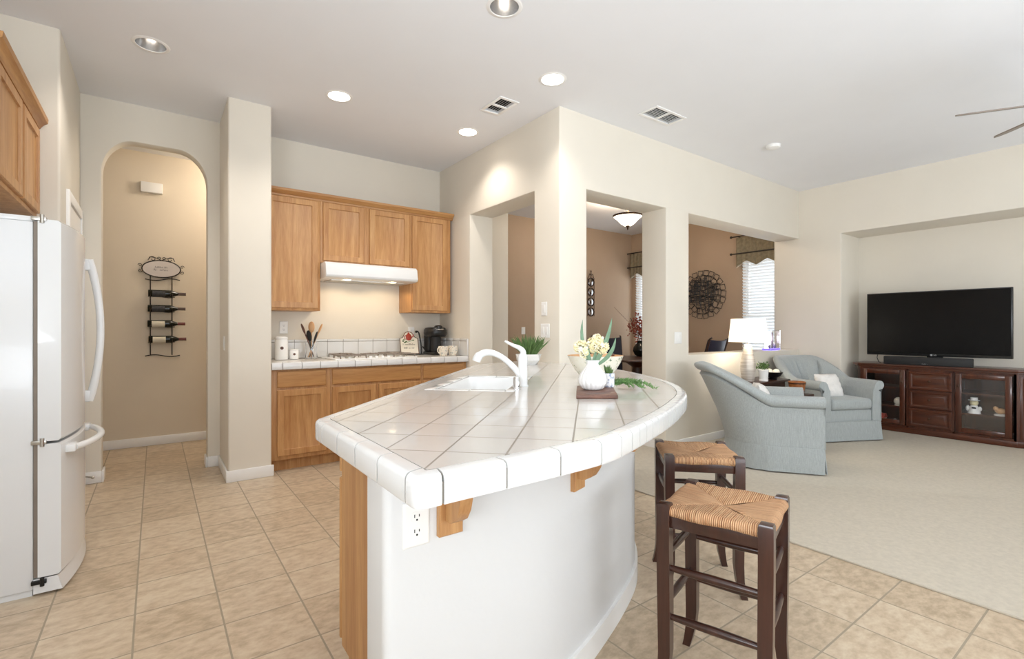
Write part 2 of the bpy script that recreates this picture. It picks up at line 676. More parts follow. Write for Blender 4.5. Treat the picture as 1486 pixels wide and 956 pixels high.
g = G()
holes = [circ(x, y, .083) for x, y, k in LIGHTS]
holes += [fillrect((v[0], v[1]), v[2] - .05, v[3] - .05, 0) for v in VENTS]
g.holed([(-1.4, -2.7), (7.7, -2.7), (7.7, 6.6), (-1.4, 6.6)], holes, CH, CH + .02)
struct('ceiling', g, M['ceil'])

# middle wall: returns round an outside corner, with doorway to the hall, doorway and pass-through to the dining room
T = .30


def mid(x, y, z):
    a = (2.69 < x < 2.98 and 3.03 < y < 5.13)
    b = (3.03 < y < 3.33 and 2.69 < x < 6.95)
    if not (a or b):
        return False
    if 3.362 < y < 4.448 and x < 2.98 and z < 2.425:
        return False
    if y < 3.33 and 3.003 < x < 4.10 and z < 2.417:
        return False
    if y < 3.33 and 4.478 < x < 6.95 and .945 < z < 2.417:
        return False
    return True


g = cells([2.69, 2.98, 3.003, 4.10, 4.478, 6.95], [3.03, 3.33, 3.362, 4.448, 5.13], [0, .945, 2.417, 2.425, CH], mid)
struct('wall_middle', g, M['wall'])


def rng(x, y, z):
    if x < .78:
        return y > 4.45
    return y > 5.13


g = cells([.466, .78, 3.68], [4.45, 5.13, 5.25], [0, CH], rng)
struct('wall_range', g, M['wall'])


def rgt(x, y, z):
    return not (x < 7.52 and -.6 < y < 2.536 and z < 2.417)


g = cells([6.95, 7.52, 7.54], [-2.6, -.6, 2.536, 3.36], [0, 2.417, CH], rgt)
struct('wall_right', g, M['wall'])


def ext(x, y, z):
    if 3.25 < y < 4.115 and .5 < z < 2.36: return False
    if 5.38 < y < 6.235 and .5 < z < 2.36: return False
    return True


g = cells([7.52, 7.66], [3.33, 3.34, 4.115, 5.38, 6.235, 6.5], [0, .5, 2.36, CH], lambda x, y, z: ext(x, y, z), .008, 2)
struct('wall_dining_east', g, M['taupe'])
g = G(); g.box(7.54, 7.66, -2.7, 3.335, 0, CH)
struct('wall_right_outer', g, M['wall'])
g = G(); g.box(3.0, 7.66, 6.36, 6.5, 0, CH)
struct('wall_dining_north', g, M['taupe'])
g = G(); g.box(-1.4, 3.0, 6.36, 6.5, 0, CH)
struct('wall_hall', g, M['hallwall'])
g = G(); g.box(1.75, 1.85, 5.25, 6.36, 0, CH)
struct('wall_hall_end', g, M['hallwall'])
g = G(); g.box(-1.4, -1.2, -2.7, -1.6, 0, CH).box(-1.4, -1.2, .4, 6.4, 0, CH).box(-1.4, -1.2, -1.6, .4, 0, .9).box(-1.4, -1.2, -1.6, .4, 2.15, CH)
struct('wall_left', g, M['wall'])
# pantry block behind the fridge
g = cells([-1.2, -.47], [4.06, 5.06], [0, CH], lambda x, y, z: True)
struct('wall_pantry', g, M['wall'])
# arch wall
A0, A1, ZS, ZT = -.343, .372, 2.46, 2.745
pts = [(-.472, 0), (A0, 0), (A0, ZS)]
rx, rz = .215, ZT - ZS
for i in range(1, 12):
    a = PI - (PI / 2) * i / 12
    pts.append((A0 + rx + rx * math.cos(a), ZS + rz * math.sin(a)))
pts.append((A0 + rx, ZT))
pts.append((A1 - rx, ZT))
for i in range(1, 12):
    a = PI / 2 - (PI / 2) * i / 12
    pts.append((A1 - rx + rx * math.cos(a), ZS + rz * math.sin(a)))
pts += [(A1, ZS), (A1, 0), (.47, 0), (.47, CH), (-.472, CH)]
ins = pts[1:-3]           # opening outline, bottom left up and over to bottom right
outl = []
for k, p in enumerate(ins):
    if k < 2:
        outl.append((-.472, p[1] if k == 0 else ZS))
    elif k >= len(ins) - 2:
        outl.append((.47, p[1] if k == len(ins) - 1 else ZS))
    else:
        f_ = (k - 1) / (len(ins) - 3)
        outl.append(None)
nn_ = len(ins)
for k in range(2, nn_ - 2):
    x_ = ins[k][0]
    outl[k] = (-.472 + (.942) * (x_ - A0) / (A1 - A0), CH)
ins = ins[:2] + [ins[1]] + ins[2:-2] + [ins[-2]] + ins[-2:]
outl = outl[:2] + [(-.472, CH)] + outl[2:-2] + [(.47, CH)] + outl[-2:]
cxm = (A0 + A1) / 2
rings = []
for k, (p, q) in enumerate(zip(ins, outl)):
    # direction away from the opening for the rounded arris
    if p[1] <= ZS + 1e-6:
        dx_, dz_ = (-1 if p[0] < cxm else 1), 0
    else:
        cx0_ = A0 + rx if p[0] < cxm else A1 - rx
        dx_, dz_ = (p[0] - cx0_) / rx, (p[1] - ZS) / rz
        l_ = math.hypot(dx_, dz_) or 1
        dx_, dz_ = dx_ / l_, dz_ / l_
    e_ = .014
    o1 = (p[0] + dx_ * e_, p[1] + dz_ * e_); o2 = (p[0] + dx_ * e_ * .3, p[1] + dz_ * e_ * .3)
    rings.append([(q[0], 5.06, q[1]), (o1[0], 5.06, o1[1]), (o2[0], 5.064, o2[1]), (p[0], 5.074, p[1]), (p[0], 5.186, p[1]),
                  (o2[0], 5.196, o2[1]), (o1[0], 5.20, o1[1]), (q[0], 5.20, q[1])])
g = G()
g.loft(rings)
struct('wall_arch', g, M['wall'])
g = G(); g.box(-1.2, -.472, 5.06, 5.2, 0, CH)
struct('wall_arch_left', g, M['wall'])
# unseen rear wall; its door and window openings are added to admit daylight
g = G()
g.box(-1.4, -.2, -2.7, -2.6, 0, CH).box(2.8, 3.6, -2.7, -2.6, 0, CH).box(6.4, 7.66, -2.7, -2.6, 0, CH)
g.box(-.2, 2.8, -2.7, -2.6, 2.42, CH).box(3.6, 6.4, -2.7, -2.6, 2.42, CH).box(3.6, 6.4, -2.7, -2.6, 0, .45)
struct('wall_rear', g, M['wall'])


def bb(g, x0, x1, y0, y1, h=.092):
    g.box(min(x0, x1), max(x0, x1), min(y0, y1), max(y0, y1), 0, h, .005, 2)


b = .015
g = G(); bb(g, .466 - b, .78 + b, 4.45 - b, 4.45); bb(g, .466 - b, .466, 4.45, 5.06)
struct('baseboard_pillar', g, M['trim'])
g = G(); bb(g, .372, .466, 5.06 - b, 5.06); bb(g, .372 - b, .372, 5.06 - b, 5.2); bb(g, -.47, -.343, 5.06 - b, 5.06); bb(g, -.343, -.343 + b, 5.06 - b, 5.2)
struct('baseboard_arch', g, M['trim'])
g = G(); bb(g, -1.2, 1.75, 6.36 - b, 6.36)
struct('baseboard_hall', g, M['trim'])
g = G(); bb(g, -.47, -.47 + b, 4.06 - b, 4.20); bb(g, -1.2, -.47, 4.06 - b, 4.06)
struct('baseboard_pantry', g, M['trim'])
g = G(); bb(g, 4.10 - b, 6.95, 3.03 - b, 3.03); bb(g, 4.10 - b, 4.10, 3.03, 3.33); bb(g, 2.69, 3.003 + b, 3.03 - b, 3.03)
struct('baseboard_living', g, M['trim'])
g = G(); bb(g, 6.95 - b, 6.95, 2.536, 3.03); bb(g, 6.95 - b, 7.52, 2.536 - b, 2.536); bb(g, 7.52 - b, 7.52, -.6, 2.536)
struct('baseboard_right', g, M['trim'])
g = G(); bb(g, 2.98, 7.52, 6.36 - b, 6.36); bb(g, 7.52 - b, 7.52, 3.33, 6.36)
struct('baseboard_dining', g, M['trim'])

# pantry door in the side of the pantry block
g = G()
g.box(-.472, -.452, 4.30, 4.37, 0, 2.13, .004).box(-.472, -.452, 4.99, 5.055, 0, 2.13, .004).box(-.472, -.4525, 4.371, 4.989, 2.06, 2.13, .004)
o = struct('trim_pantry', g, M['trim'])
g = G()
g.nest((-.468, 4.375, .01), (0, 1, 0), (0, 0, 1), (1, 0, 0), .61, 2.04, [(0, 0), (0, .006), (.11, .006), (.125, .001), (.15, .001), (.17, .005)])
struct('door_1', g, M['trim'])
g = G()
g.tube([(-.455, 5.03, .07), (-.425, 5.02, .065), (-.395, 5.0, .06)], .006, 8).ball((-.392, 4.998, .06), .012)
solo('door_stop', g, [M['steel']], 'small metal door stop on the baseboard right of the fridge', 'door stop')

# windows: dining room (blinds are things), and unseen rear and left ones added for daylight


def window(name, x, y0, y1, z0, z1):
    g = G()
    w = .05
    g.box(x, x + .05, y0, y0 + w, z0, z1).box(x, x + .05, y1 - w, y1, z0, z1).box(x, x + .05, y0 + w, y1 - w, z0, z0 + w)
    g.box(x, x + .05, y0 + w, y1 - w, z1 - w, z1).box(x, x + .05, y0 + w, y1 - w, (z0 + z1) / 2 - .02, (z0 + z1) / 2 + .02)
    o = struct(name, g, M['trim'])
    p = G()
    p.box(x + .022, x + .026, y0 + w, y1 - w, z0 + w, z1 - w)
    part('pane', p, M['pane'], o)


window('window_1', 7.60, 3.25, 4.115, .5, 2.36)
window('window_2', 7.60, 5.38, 6.235, .5, 2.36)


def windowy(name, x0, x1, z0, z1, n):
    g = G()
    w = .06
    y = -2.68
    for i in range(n + 1):
        xx = x0 + (x1 - x0 - w) * i / n
        g.box(xx, xx + w, y, y + .06, z0, z1)
    g.box(x0, x1, y, y + .06, z0, z0 + w).box(x0, x1, y, y + .06, z1 - w, z1)
    o = struct(name, g, M['trim'])
    p = G()
    p.box(x0 + .03, x1 - .03, y + .028, y + .032, z0 + .03, z1 - .03)
    part('pane', p, M['pane'], o)


windowy('window_added_3', -.2, 2.8, 0, 2.42, 2)  # unseen patio door, put in to admit daylight
windowy('window_added_4', 3.6, 6.4, .45, 2.42, 3)  # unseen rear window, put in for the same daylight
g = G()
g.box(-1.36, -1.3, -1.6, -1.54, .9, 2.15).box(-1.36, -1.3, .34, .4, .9, 2.15).box(-1.36, -1.3, -1.6, .4, .9, .96).box(-1.36, -1.3, -1.6, .4, 2.09, 2.15).box(-1.36, -1.3, -.63, -.57, .9, 2.15)
struct('window_added_5', g, M['trim'])  # unseen side window, put in to brighten the kitchen


def blind(y0, y1, z0, z1, label):
    t = thing('window_blind', label, 'blind', (7.48, (y0 + y1) / 2, z0), 0, None)
    g = G()
    n = int((z1 - z0 - .05) / .047)
    for i in range(n):
        z = z0 + .03 + i * .047
        m = Matrix.Translation((7.485, 0, z)) @ Matrix.Rotation(math.radians(44), 4, 'Y')
        g.box(-.023, .023, y0, y1, -.0014, .0014, mat=m)
    part('slats', g, M['slat'], t)
    g = G(); g.box(7.455, 7.515, y0 - .01, y1 + .01, z1 - .04, z1 + .02, .004)
    part('head_rail', g, M['slat'], t)
    g = G(); g.box(7.47, 7.50, y0, y1, z0, z0 + .02, .004)
    part('bottom_rail', g, M['slat'], t)
    g = G()
    for yy in (y1 - .12, y0 + .12):
        g.cyl((7.458, yy, z0), (7.458, yy, z1 - .02), .0012, n=5)
    g.tube([(7.45, y1 - .10, z1 - .05), (7.448, y1 - .10, z1 - .9)], .004, 6)
    part('cords', g, M['slat'], t)


blind(3.27, 4.10, .53, 2.32, 'white slatted blind on the dining window behind the table lamp')
blind(5.40, 6.22, .53, 2.32, 'white slatted blind on the dining window behind the autumn bouquet')


def valance(y0, y1, label):
    """olive shaped valance hanging from two rods"""
    t = thing('window_valance', label, 'valance', (7.46, (y0 + y1) / 2, 2.2))
    n = 40
    g = G()
    rings = []
    for i in range(n + 1):
        y = y0 + (y1 - y0) * i / n
        k = (i / n)
        wv = .008 * math.sin(i * 1.9)
        ph = k * 3.0
        zig = abs((ph % 1) - .5) * 2          # 1 at the points, 0 midway
        zb = 2.285 - .085 * zig
        if i in (0, n):
            zb -= .03
        x = 7.425 + wv
        rings.append([(x - .004, y, 2.655), (x - .016, y, 2.42), (x - .012, y, zb), (x - .006, y, zb), (x - .008, y, 2.42), (x + .004, y, 2.655)])
    g.loft(rings)
    # sides back to the wall
    g.box(7.42, 7.515, y0, y0 + .006, 2.21, 2.65).box(7.42, 7.515, y1 - .006, y1, 2.21, 2.65)
    part('fabric', g, M['curtain'], t)
    g = G()
    for i in range(60):
        k = (i + .5) / 60
        y = y0 + (y1 - y0) * k
        zig = abs(((k * 3.0) % 1) - .5) * 2
        zb = 2.285 - .085 * zig
        g.ball((7.415, y, zb - .022), .0055, n=6)
        g.cyl((7.415, y, zb), (7.415, y, zb - .018), .0012, n=4)
    o = part('bead_fringe', g, M['cream'], t)
    for z in (2.67, 2.40):
        g = G()
        g.cyl((7.40, y0 - .06, z), (7.40, y1 + .06, z), .010, n=10)
        g.ball((7.40, y0 - .075, z), .02).ball((7.40, y1 + .075, z), .02)
        g.cyl((7.40, y0 + .02, z), (7.52, y0 + .02, z), .006, n=6).cyl((7.40, y1 - .02, z), (7.52, y1 - .02, z), .006, n=6)
        part('rod', g, M['iron'], t)


valance(3.20, 4.17, 'olive brocade valance with zigzag hem above the window behind the table lamp')
valance(5.36, 6.30, 'olive brocade valance seen through the narrow doorway beside the vase')


# recessed lights
def recessed(x, y, kind, label):
    t = thing('recessed_light', label, 'ceiling light', (x, y, CH), 0, 'recessed ceiling lights')
    g = G()
    g.lathe((x, y, CH), [(.083, .002), (.083, -.004), (.098, -.004), (.104, 0), (.104, .001)], 36, caps=False)
    part('trim_ring', g, M['trim'], t)
    g = G()
    dd = .03 if kind == 'lit' else .10
    g.lathe((x, y, CH), [(.0825, 0), (.078, .03), (.06, .09), (.045, .125), (.0001, .126)], 36, caps=False)
    part('reflector', g, M['reflector'], t)
    g = G()
    if kind == 'lit':
        g.lathe((x, y, CH), [(.0001, .004), (.05, .006), (.076, .016), (.076, .02), (.0001, .02)], 32, caps=False)
        part('lens', g, M['diffuser'], t)
        en, zz = 26, CH - .02
    else:
        for k in range(3):
            a = k * 2.09
            cx, cy = x + .014 * math.cos(a), y + .014 * math.sin(a)
            g.tube([(cx - .007, cy, CH + .12), (cx - .007, cy, CH + .055), (cx, cy, CH + .045), (cx + .007, cy, CH + .055), (cx + .007, cy, CH + .12)], .0055, 8)
        part('bulb', g, M['bulbdim'], t)
        en, zz = 20, CH - .02
    d = bpy.data.lights.new('downlight', 'SPOT')
    d.energy, d.spot_size, d.spot_blend, d.shadow_soft_size, d.color = en, math.radians(125), .7, .06, (1, .93, .85)
    o = bpy.data.objects.new('downlight', d)
    o.location = (0, 0, zz - CH)
    o.parent = t
    COL.objects.link(o)


recessed(*LIGHTS[0], 'lit recessed ceiling light nearest the white pillar top')
recessed(*LIGHTS[1], 'lit recessed ceiling light left of the square vent, near the oak wall cabinets')
recessed(*LIGHTS[2], 'lit recessed ceiling light nearest the outside corner of the cream wall')
recessed(*LIGHTS[3], 'unlit-looking recessed light with silver reflector above the arched doorway')
recessed(*LIGHTS[4], 'recessed light with bare bulb and silver reflector at the top edge of the photo')

# added lamp, hidden behind the pillar, brightens the back hall
g = G()
g.lathe((.9, 5.8, CH), [(.0001, -.09), (.09, -.07), (.13, -.02), (.13, 0)], 24)
solo('added_hall_light', g, M['diffuser'], 'added round lamp out of view behind the pillar, brightening the back hall', 'ceiling light')
d = bpy.data.lights.new('added_hall_glow', 'POINT'); d.energy, d.color, d.shadow_soft_size = 16, (1, .88, .72), .12
o = bpy.data.objects.new('added_hall_glow', d); o.location = (.9, 5.8, CH - .2); COL.objects.link(o)


def vent(x, y, w, h, along, label):
    t = thing('ceiling_vent', label, 'vent', (x, y, CH), 0, 'ceiling air vents')
    g = G()
    m = .028
    z0, z1 = CH - .008, CH
    g.box(x - w / 2, x + w / 2, y - h / 2, y - h / 2 + m, z0, z1, .003).box(x - w / 2, x + w / 2, y + h / 2 - m, y + h / 2, z0, z1, .003)
    g.box(x - w / 2, x - w / 2 + m, y - h / 2 + m, y + h / 2 - m, z0, z1, .003).box(x + w / 2 - m, x + w / 2, y - h / 2 + m, y + h / 2 - m, z0, z1, .003)
    if along == 'y':
        g.box(x - w / 2 + m, x + w / 2 - m, y - .012, y + .012, z0, z1)
    else:
        g.box(x - .012, x + .012, y - h / 2 + m, y + h / 2 - m, z0, z1)
    part('frame', g, M['trim'], t)
    g = G()
    if along == 'y':
        n = 6
        for i in range(n):
            xx = x - w / 2 + m + (w - 2 * m) * (i + .5) / n
            mm = Matrix.Translation((xx, y, CH + .004)) @ Matrix.Rotation(math.radians(-40), 4, 'Y')
            g.box(-.007, .007, -h / 2 + m, h / 2 - m, -.0008, .0008, mat=mm)
    else:
        n = 7
        for i in range(n):
            yy = y - h / 2 + m + (h - 2 * m) * (i + .5) / n
            mm = Matrix.Translation((x, yy, CH + .004)) @ Matrix.Rotation(math.radians(55), 4, 'X')
            g.box(-w / 2 + m, w / 2 - m, -.007, .007, -.0008, .0008, mat=mm)
    part('louvres', g, M['trim'], t)
    g = G()
    g.box(x - w / 2 + .02, x + w / 2 - .02, y - h / 2 + .02, y + h / 2 - .02, CH + .06, CH + .065)
    g.box(x - w / 2 + .02, x - w / 2 + .024, y - h / 2 + .02, y + h / 2 - .02, CH + .021, CH + .06).box(x + w / 2 - .024, x + w / 2 - .02, y - h / 2 + .02, y + h / 2 - .02, CH + .021, CH + .06)
    g.box(x - w / 2 + .02, x + w / 2 - .02, y - h / 2 + .02, y - h / 2 + .024, CH + .021, CH + .06).box(x - w / 2 + .02, x + w / 2 - .02, y + h / 2 - .024, y + h / 2 - .02, CH + .021, CH + .06)
    part('duct', g, M['dgrey'], t)


vent(*VENTS[0], 'y', 'white louvred ceiling vent over the kitchen, left of the two')
vent(*VENTS[1], 'x', 'white louvred ceiling vent over the living area, right of the two')

g = G()
g.lathe((4.996, 2.423, CH), [(.0001, -.035), (.04, -.034), (.062, -.026), (.068, -.008), (.068, 0)], 32)
solo('smoke_detector', g, M['plastic'], 'round white smoke detector on the ceiling', 'smoke detector')

# ceiling fan (hub lies outside the photograph, two blades reach in)
fx, fy, fz = 4.53, .36, 2.60
fan = thing('ceiling_fan', 'ceiling fan with slim grey blades at the right edge of the photo', 'ceiling fan', (fx, fy, fz))
g = G()
g.lathe((fx, fy, fz), [(.0001, -.10), (.05, -.09), (.09, -.05), (.10, 0), (.09, .06), (.05, .09), (.0001, .095)], 28)
part('motor', g, M['steel'], fan)
g = G()
g.cyl((fx, fy, fz + .09), (fx, fy, CH - .05), .014).lathe((fx, fy, CH), [(.03, -.08), (.065, -.02), (.065, 0)], 24)
part('downrod', g, M['steel'], fan)
for k in range(5):
    a = math.radians(48.5 + 72 * k)
    m = Matrix.Translation((fx, fy, fz + .005)) @ Matrix.Rotation(a, 4, 'Z') @ Matrix.Rotation(math.radians(-16), 4, 'X')
    g = G()
    tb = bmesh.new()
    ol = [(.09, -.02), (.2, -.045), (.5, -.05), (.56, -.045), (.60, -.02), (.60, .01), (.55, .045), (.5, .05), (.2, .045), (.09, .02)]
    va = [tb.verts.new((p[0], p[1], -.004)) for p in ol]
    vb = [tb.verts.new((p[0], p[1], .004)) for p in ol]
    tb.faces.new(va); tb.faces.new(vb)
    for i in range(len(ol)):
        j = (i + 1) % len(ol)
        tb.faces.new((va[i], va[j], vb[j], vb[i]))
    bmesh.ops.recalc_face_normals(tb, faces=tb.faces[:])
    tb.transform(m)
    g.merge(tb)
    part('blade', g, M['grate'], fan)

# ------------------------------------------------------------------ fridge and the cupboard over it
fr = thing('refrigerator', 'tall white refrigerator with bottom freezer and bowed handles', 'refrigerator', (-.8, 3.44, 0))
g = G()
g.box(-1.17, -.445, 3.065, 3.815, .03, 1.70, .008)
g.box(-1.15, -.45, 3.08, 3.80, 0, .03)
part('cabinet', g, M['fridge'], fr)


def bow(y):
    k = (y - 3.44) / .385
    return -.352 + .046 * (1 - k * k)


def curved_door(z0, z1, zt=0.0):
    g = G()
    n = 18
    rings = []
    for i in range(n + 1):
        y = 3.058 + .764 * i / n
        xo = bow(y)
        e = .010
        rings.append([(-.43, y, z0), (xo - e, y, z0), (xo, y, z0 + e), (xo, y, z1 - e), (xo - e, y, z1), (-.43, y, z1)])
    g.loft(rings)
    return g


part('freezer_door', curved_door(.085, .688), M['fridge'], fr)
part('fridge_door', curved_door(.70, 1.712), M['fridge'], fr)
g = G()
rings = []
for i in range(19):
    y = 3.062 + .756 * i / 18
    rings.append([(-.445, y, .012), (bow(y) + .004, y, .012), (bow(y) - .012, y, .078), (-.445, y, .078)])
g.loft(rings)
part('base_grille', g, M['fridge'], fr)
g = G()
g.box(-.4445, -.4305, 3.063, 3.817, .085, 1.70)
part('gasket', g, M['grate'], fr)
g = G()
yh = 3.725
pts = []
for i in range(21):
    k = i / 20
    z = .80 + .81 * k
    pts.append((bow(yh) + .022 + .052 * math.sin(PI * k) ** .8, yh, z))
g.tube(pts, [.021 - .003 * math.sin(PI * i / 20) for i in range(21)], 12)
g.box(bow(yh) - .01, bow(yh) + .034, yh - .02, yh + .02, .795, .86, .008).box(bow(yh) - .01, bow(yh) + .034, yh - .02, yh + .02, 1.55, 1.615, .008)
part('handle', g, M['white'], fr)
g = G()
pts = []
for i in range(25):
    k = i / 24
    y = 3.13 + .62 * k
    pts.append((bow(y) + .024 + .045 * math.sin(PI * k) ** .7, y, .648))
g.tube(pts, .016, 12)
for yy in (3.14, 3.74):
    g.box(bow(yy) - .01, bow(yy) + .03, yy - .04, yy + .04, .63, .666, .007)
part('freezer_handle', g, M['white'], fr)
for z0 in (.055, .688, 1.704):
    g = G()
    g.box(-.452, -.40, 3.052, 3.075, z0, z0 + .018, .002).cyl((-.415, 3.056, z0 - .01), (-.415, 3.056, z0 + .028), .008)
    part('hinge', g, M['steel'] if z0 > .1 else M['black'], fr)
g = G(); g.box(-.62, -.43, 3.075, 3.20, 1.70, 1.725, .006)
part('hinge_cover', g, M['fridge'], fr)

DOOR = [(0, 0), (0, .014), (.004, .019), (.052, .019), (.0545, .009), (.058, .007)]
DRAWER = [(0, 0), (0, .014), (.005, .019), (.012, .0195)]
cb = thing('wall_cabinet', 'honey oak wall cabinet above the refrigerator', 'cabinet', (-.85, 3.5, 1.87))
g = G(); g.box(-1.2, -.575, 2.99, 4.058, 1.875, 2.43, .003)
part('body', g, M['oak'], cb)
for y0, w in ((3.06, .50), (3.60, .43)):
    g = G()
    g.nest((-.575, y0, 1.90), (0, 1, 0), (0, 0, 1), (1, 0, 0), w, .50, [(a, d_) for a, d_ in DOOR])
    part('door', g, M['oak'], cb)
g = G()
g.prism([(-.60, 2.415), (-.56, 2.415), (-.552, 2.43), (-.54, 2.445), (-.525, 2.455), (-.522, 2.48), (-.60, 2.48)], 2.96, 4.058, axis='y')
part('crown_moulding', g, M['oaklow'], cb)

# ------------------------------------------------------------------ range wall cabinets


def wall_cab(x0, x1, z0, z1, doors, label):
    t = thing('wall_cabinet', label, 'cabinet', ((x0 + x1) / 2, 4.97, z0))
    g = G(); g.box(x0, x1, 4.82, 5.128, z0, z1, .002)
    part('body', g, M['oak'], t)
    for a, b_ in doors:
        g = G()
        g.nest((a, 4.82, z0 + .022), (1, 0, 0), (0, 0, 1), (0, -1, 0), b_ - a, z1 - z0 - .035, DOOR)
        part('door', g, M['oak'], t)
    return t


wall_cab(.782, 1.264, 1.386, 2.43, [(.80, 1.240)], 'tall oak wall cabinet left of the range hood')
wall_cab(1.265, 2.185, 1.845, 2.43, [(1.287, 1.684), (1.736, 2.160)], 'short double-door oak wall cabinet above the range hood')
wall_cab(2.186, 2.66, 1.392, 2.43, [(2.196, 2.612)], 'tall oak wall cabinet right of the range hood')
g = G()
prof = [(4.86, 2.425), (4.815, 2.425), (4.812, 2.44), (4.800, 2.447), (4.790, 2.462), (4.778, 2.47), (4.776, 2.49), (4.86, 2.49)]
g.prism([(p[0], p[1]) for p in prof], .782, 2.686, axis='x')
solo('crown_moulding', g, M['oakh'], 'long oak crown moulding along the top of the range wall cabinets', 'moulding')

hd = thing('range_hood', 'white under-cabinet range hood lighting the wall above the cooktop', 'range hood', (1.72, 4.9, 1.69))
g = G()
g.prism([(5.125, 1.69), (4.70, 1.69), (4.642, 1.70), (4.632, 1.72), (4.65, 1.815), (4.68, 1.84), (5.125, 1.84)], 1.268, 2.182, .004, axis='x')
part('shell', g, M['white'], hd)
for xx in (1.50, 1.96):
    g = G(); g.lathe((xx, 4.76, 1.69), [(.0001, -.006), (.03, -.005), (.036, .001)], 20)
    part('lamp', g, M['hoodlamp'], hd)
    d = bpy.data.lights.new('hood_light', 'SPOT')
    d.energy, d.spot_size, d.spot_blend, d.shadow_soft_size, d.color = 3.0, math.radians(150), .35, .02, (1, .78, .50)
    o = bpy.data.objects.new('hood_light', d); o.location = (xx - hd.location.x, 4.80 - 4.9, -.02)
    o.rotation_euler = (math.radians(14), 0, 0)
    o.parent = hd
    COL.objects.link(o)
g = G(); g.box(1.36, 2.10, 4.80, 5.05, 1.684, 1.69)
part('filter', g, M['steel'], hd)


def base_cab(x0, x1, drawer, doors, label):
    t = thing('base_cabinet', label, 'cabinet', ((x0 + x1) / 2, 4.8, 0))
    g = G(); g.box(x0, x1, 4.52, 5.128, .10, .868, .002)
    g.box(x0, x1, 4.585, 5.1, 0, .10)
    part('body', g, M['oak'], t)
    for a, b_ in drawer:
        g = G(); g.nest((a, 4.52, .716), (1, 0, 0), (0, 0, 1), (0, -1, 0), b_ - a, .138, DRAWER)
        part('drawer', g, M['oakh'], t)
    for a, b_ in doors:
        g = G(); g.nest((a, 4.52, .135), (1, 0, 0), (0, 0, 1), (0, -1, 0), b_ - a, .56, DOOR)
        part('door', g, M['oak'], t)


base_cab(.782, 1.272, [(.832, 1.232)], [(.832, 1.235)], 'oak base cabinet with one drawer and door beside the pillar')
base_cab(1.273, 2.165, [(1.286, 2.150)], [(1.286, 1.690), (1.718, 2.150)], 'wide oak base cabinet under the cooktop')
base_cab(2.166, 2.686, [(2.180, 2.64)], [(2.180, 2.64)], 'oak base cabinet in the corner under the coffee maker')

# tiled worktop of the range wall
wt = thing('range_countertop', 'white tiled worktop along the range wall', 'countertop', (1.73, 4.8, .868))
g = G(); g.box(.784, 2.688, 4.515, 5.128, .868, .929)
part('tiled_top', g, M['btile'], wt)
g = G(); g.box(.784, 2.688, 4.478, 4.515, .874, .925)
part('grout_bed', g, M['grout'], wt)
g = G()
x = .784
first = True
while x < 2.686:
    x1 = min(2.686, x + (.085 if first else .153))
    first = False
    g.prism([(4.513, .870), (4.474, .870), (4.470, .874), (4.470, .918), (4.474, .927), (4.484, .932), (4.513, .932)], x + .002, x1 - .002, .0015, 1, axis='x')
    x = x1
part('edge_tiles', g, M['glaze'], wt)
g = G()
g.box(.784, 2.67, 5.117, 5.128, .93, 1.105).box(2.676, 2.689, 4.49, 5.117, .93, 1.105)
part('backsplash_bed', g, M['grout'], wt)
g = G()
x = .784
while x < 2.66:
    x1 = min(2.672, x + .157)
    g.box(x + .0015, x1 - .0015, 5.112, 5.12, .932, 1.085, .002, 1)
    g.box(x + .0015, x1 - .0015, 5.110, 5.128, 1.088, 1.112, .004, 2)
    x = x1
y = 5.11
while y > 4.5:
    y0 = max(4.478, y - .157)
    g.box(2.673, 2.680, y0 + .0015, y - .0015, .932, 1.085, .002, 1)
    g.box(2.671, 2.689, y0 + .0015, y - .0015, 1.088, 1.112, .004, 2)
    y = y0
g.box(2.671, 2.689, 4.474, 4.500, .932, 1.112, .004)
part('backsplash_tiles', g, M['glaze'], wt)

# cooktop
ck = thing('cooktop', 'white gas cooktop with grey grates set in the tiled worktop', 'cooktop', (1.76, 4.80, .93))
g = G(); g.box(1.33, 2.14, 4.56, 5.06, .928, .938, .004)
part('pan', g, M['white'], ck)
for cx_, cy_, r_ in ((1.50, 4.68, .12), (1.50, 4.93, .10), (1.76, 4.80, .09), (2.01, 4.68, .11), (2.01, 4.93, .10)):
    g = G()
    g.lathe((cx_, cy_, .938), [(.045, 0), (.045, .012), (.03, .016), (.0001, .017)], 20)
    bn = part('burner', g, M['steel'], ck)
    g = G()
    z = .967
    g.tube([(cx_ - r_, cy_ - r_ * .9, z), (cx_ + r_, cy_ - r_ * .9, z), (cx_ + r_, cy_ + r_ * .9, z), (cx_ - r_, cy_ + r_ * .9, z)], .006, 6, loop=True)
    for sx in (-1, 1):
        for sy in (-1, 1):
            g.cyl((cx_ + sx * r_, cy_ + sy * r_ * .9, .938), (cx_ + sx * r_, cy_ + sy * r_ * .9, z), .006, n=6)
    for a in range(4):
        an = a * PI / 2
        g.cyl((cx_ + math.cos(an) * r_, cy_ + math.sin(an) * r_ * .9, z + .003), (cx_ + math.cos(an) * r_ * .3, cy_ + math.sin(an) * r_ * .3, z + .006), .006, n=6)
    part('grate', g, M['grate'], ck)
for i in range(4):
    g = G(); g.lathe((1.67 + i * .06, 4.60, .938), [(.016, 0), (.016, .012), (.012, .018), (.0001, .018)], 16)
    part('knob', g, M['white'], ck)


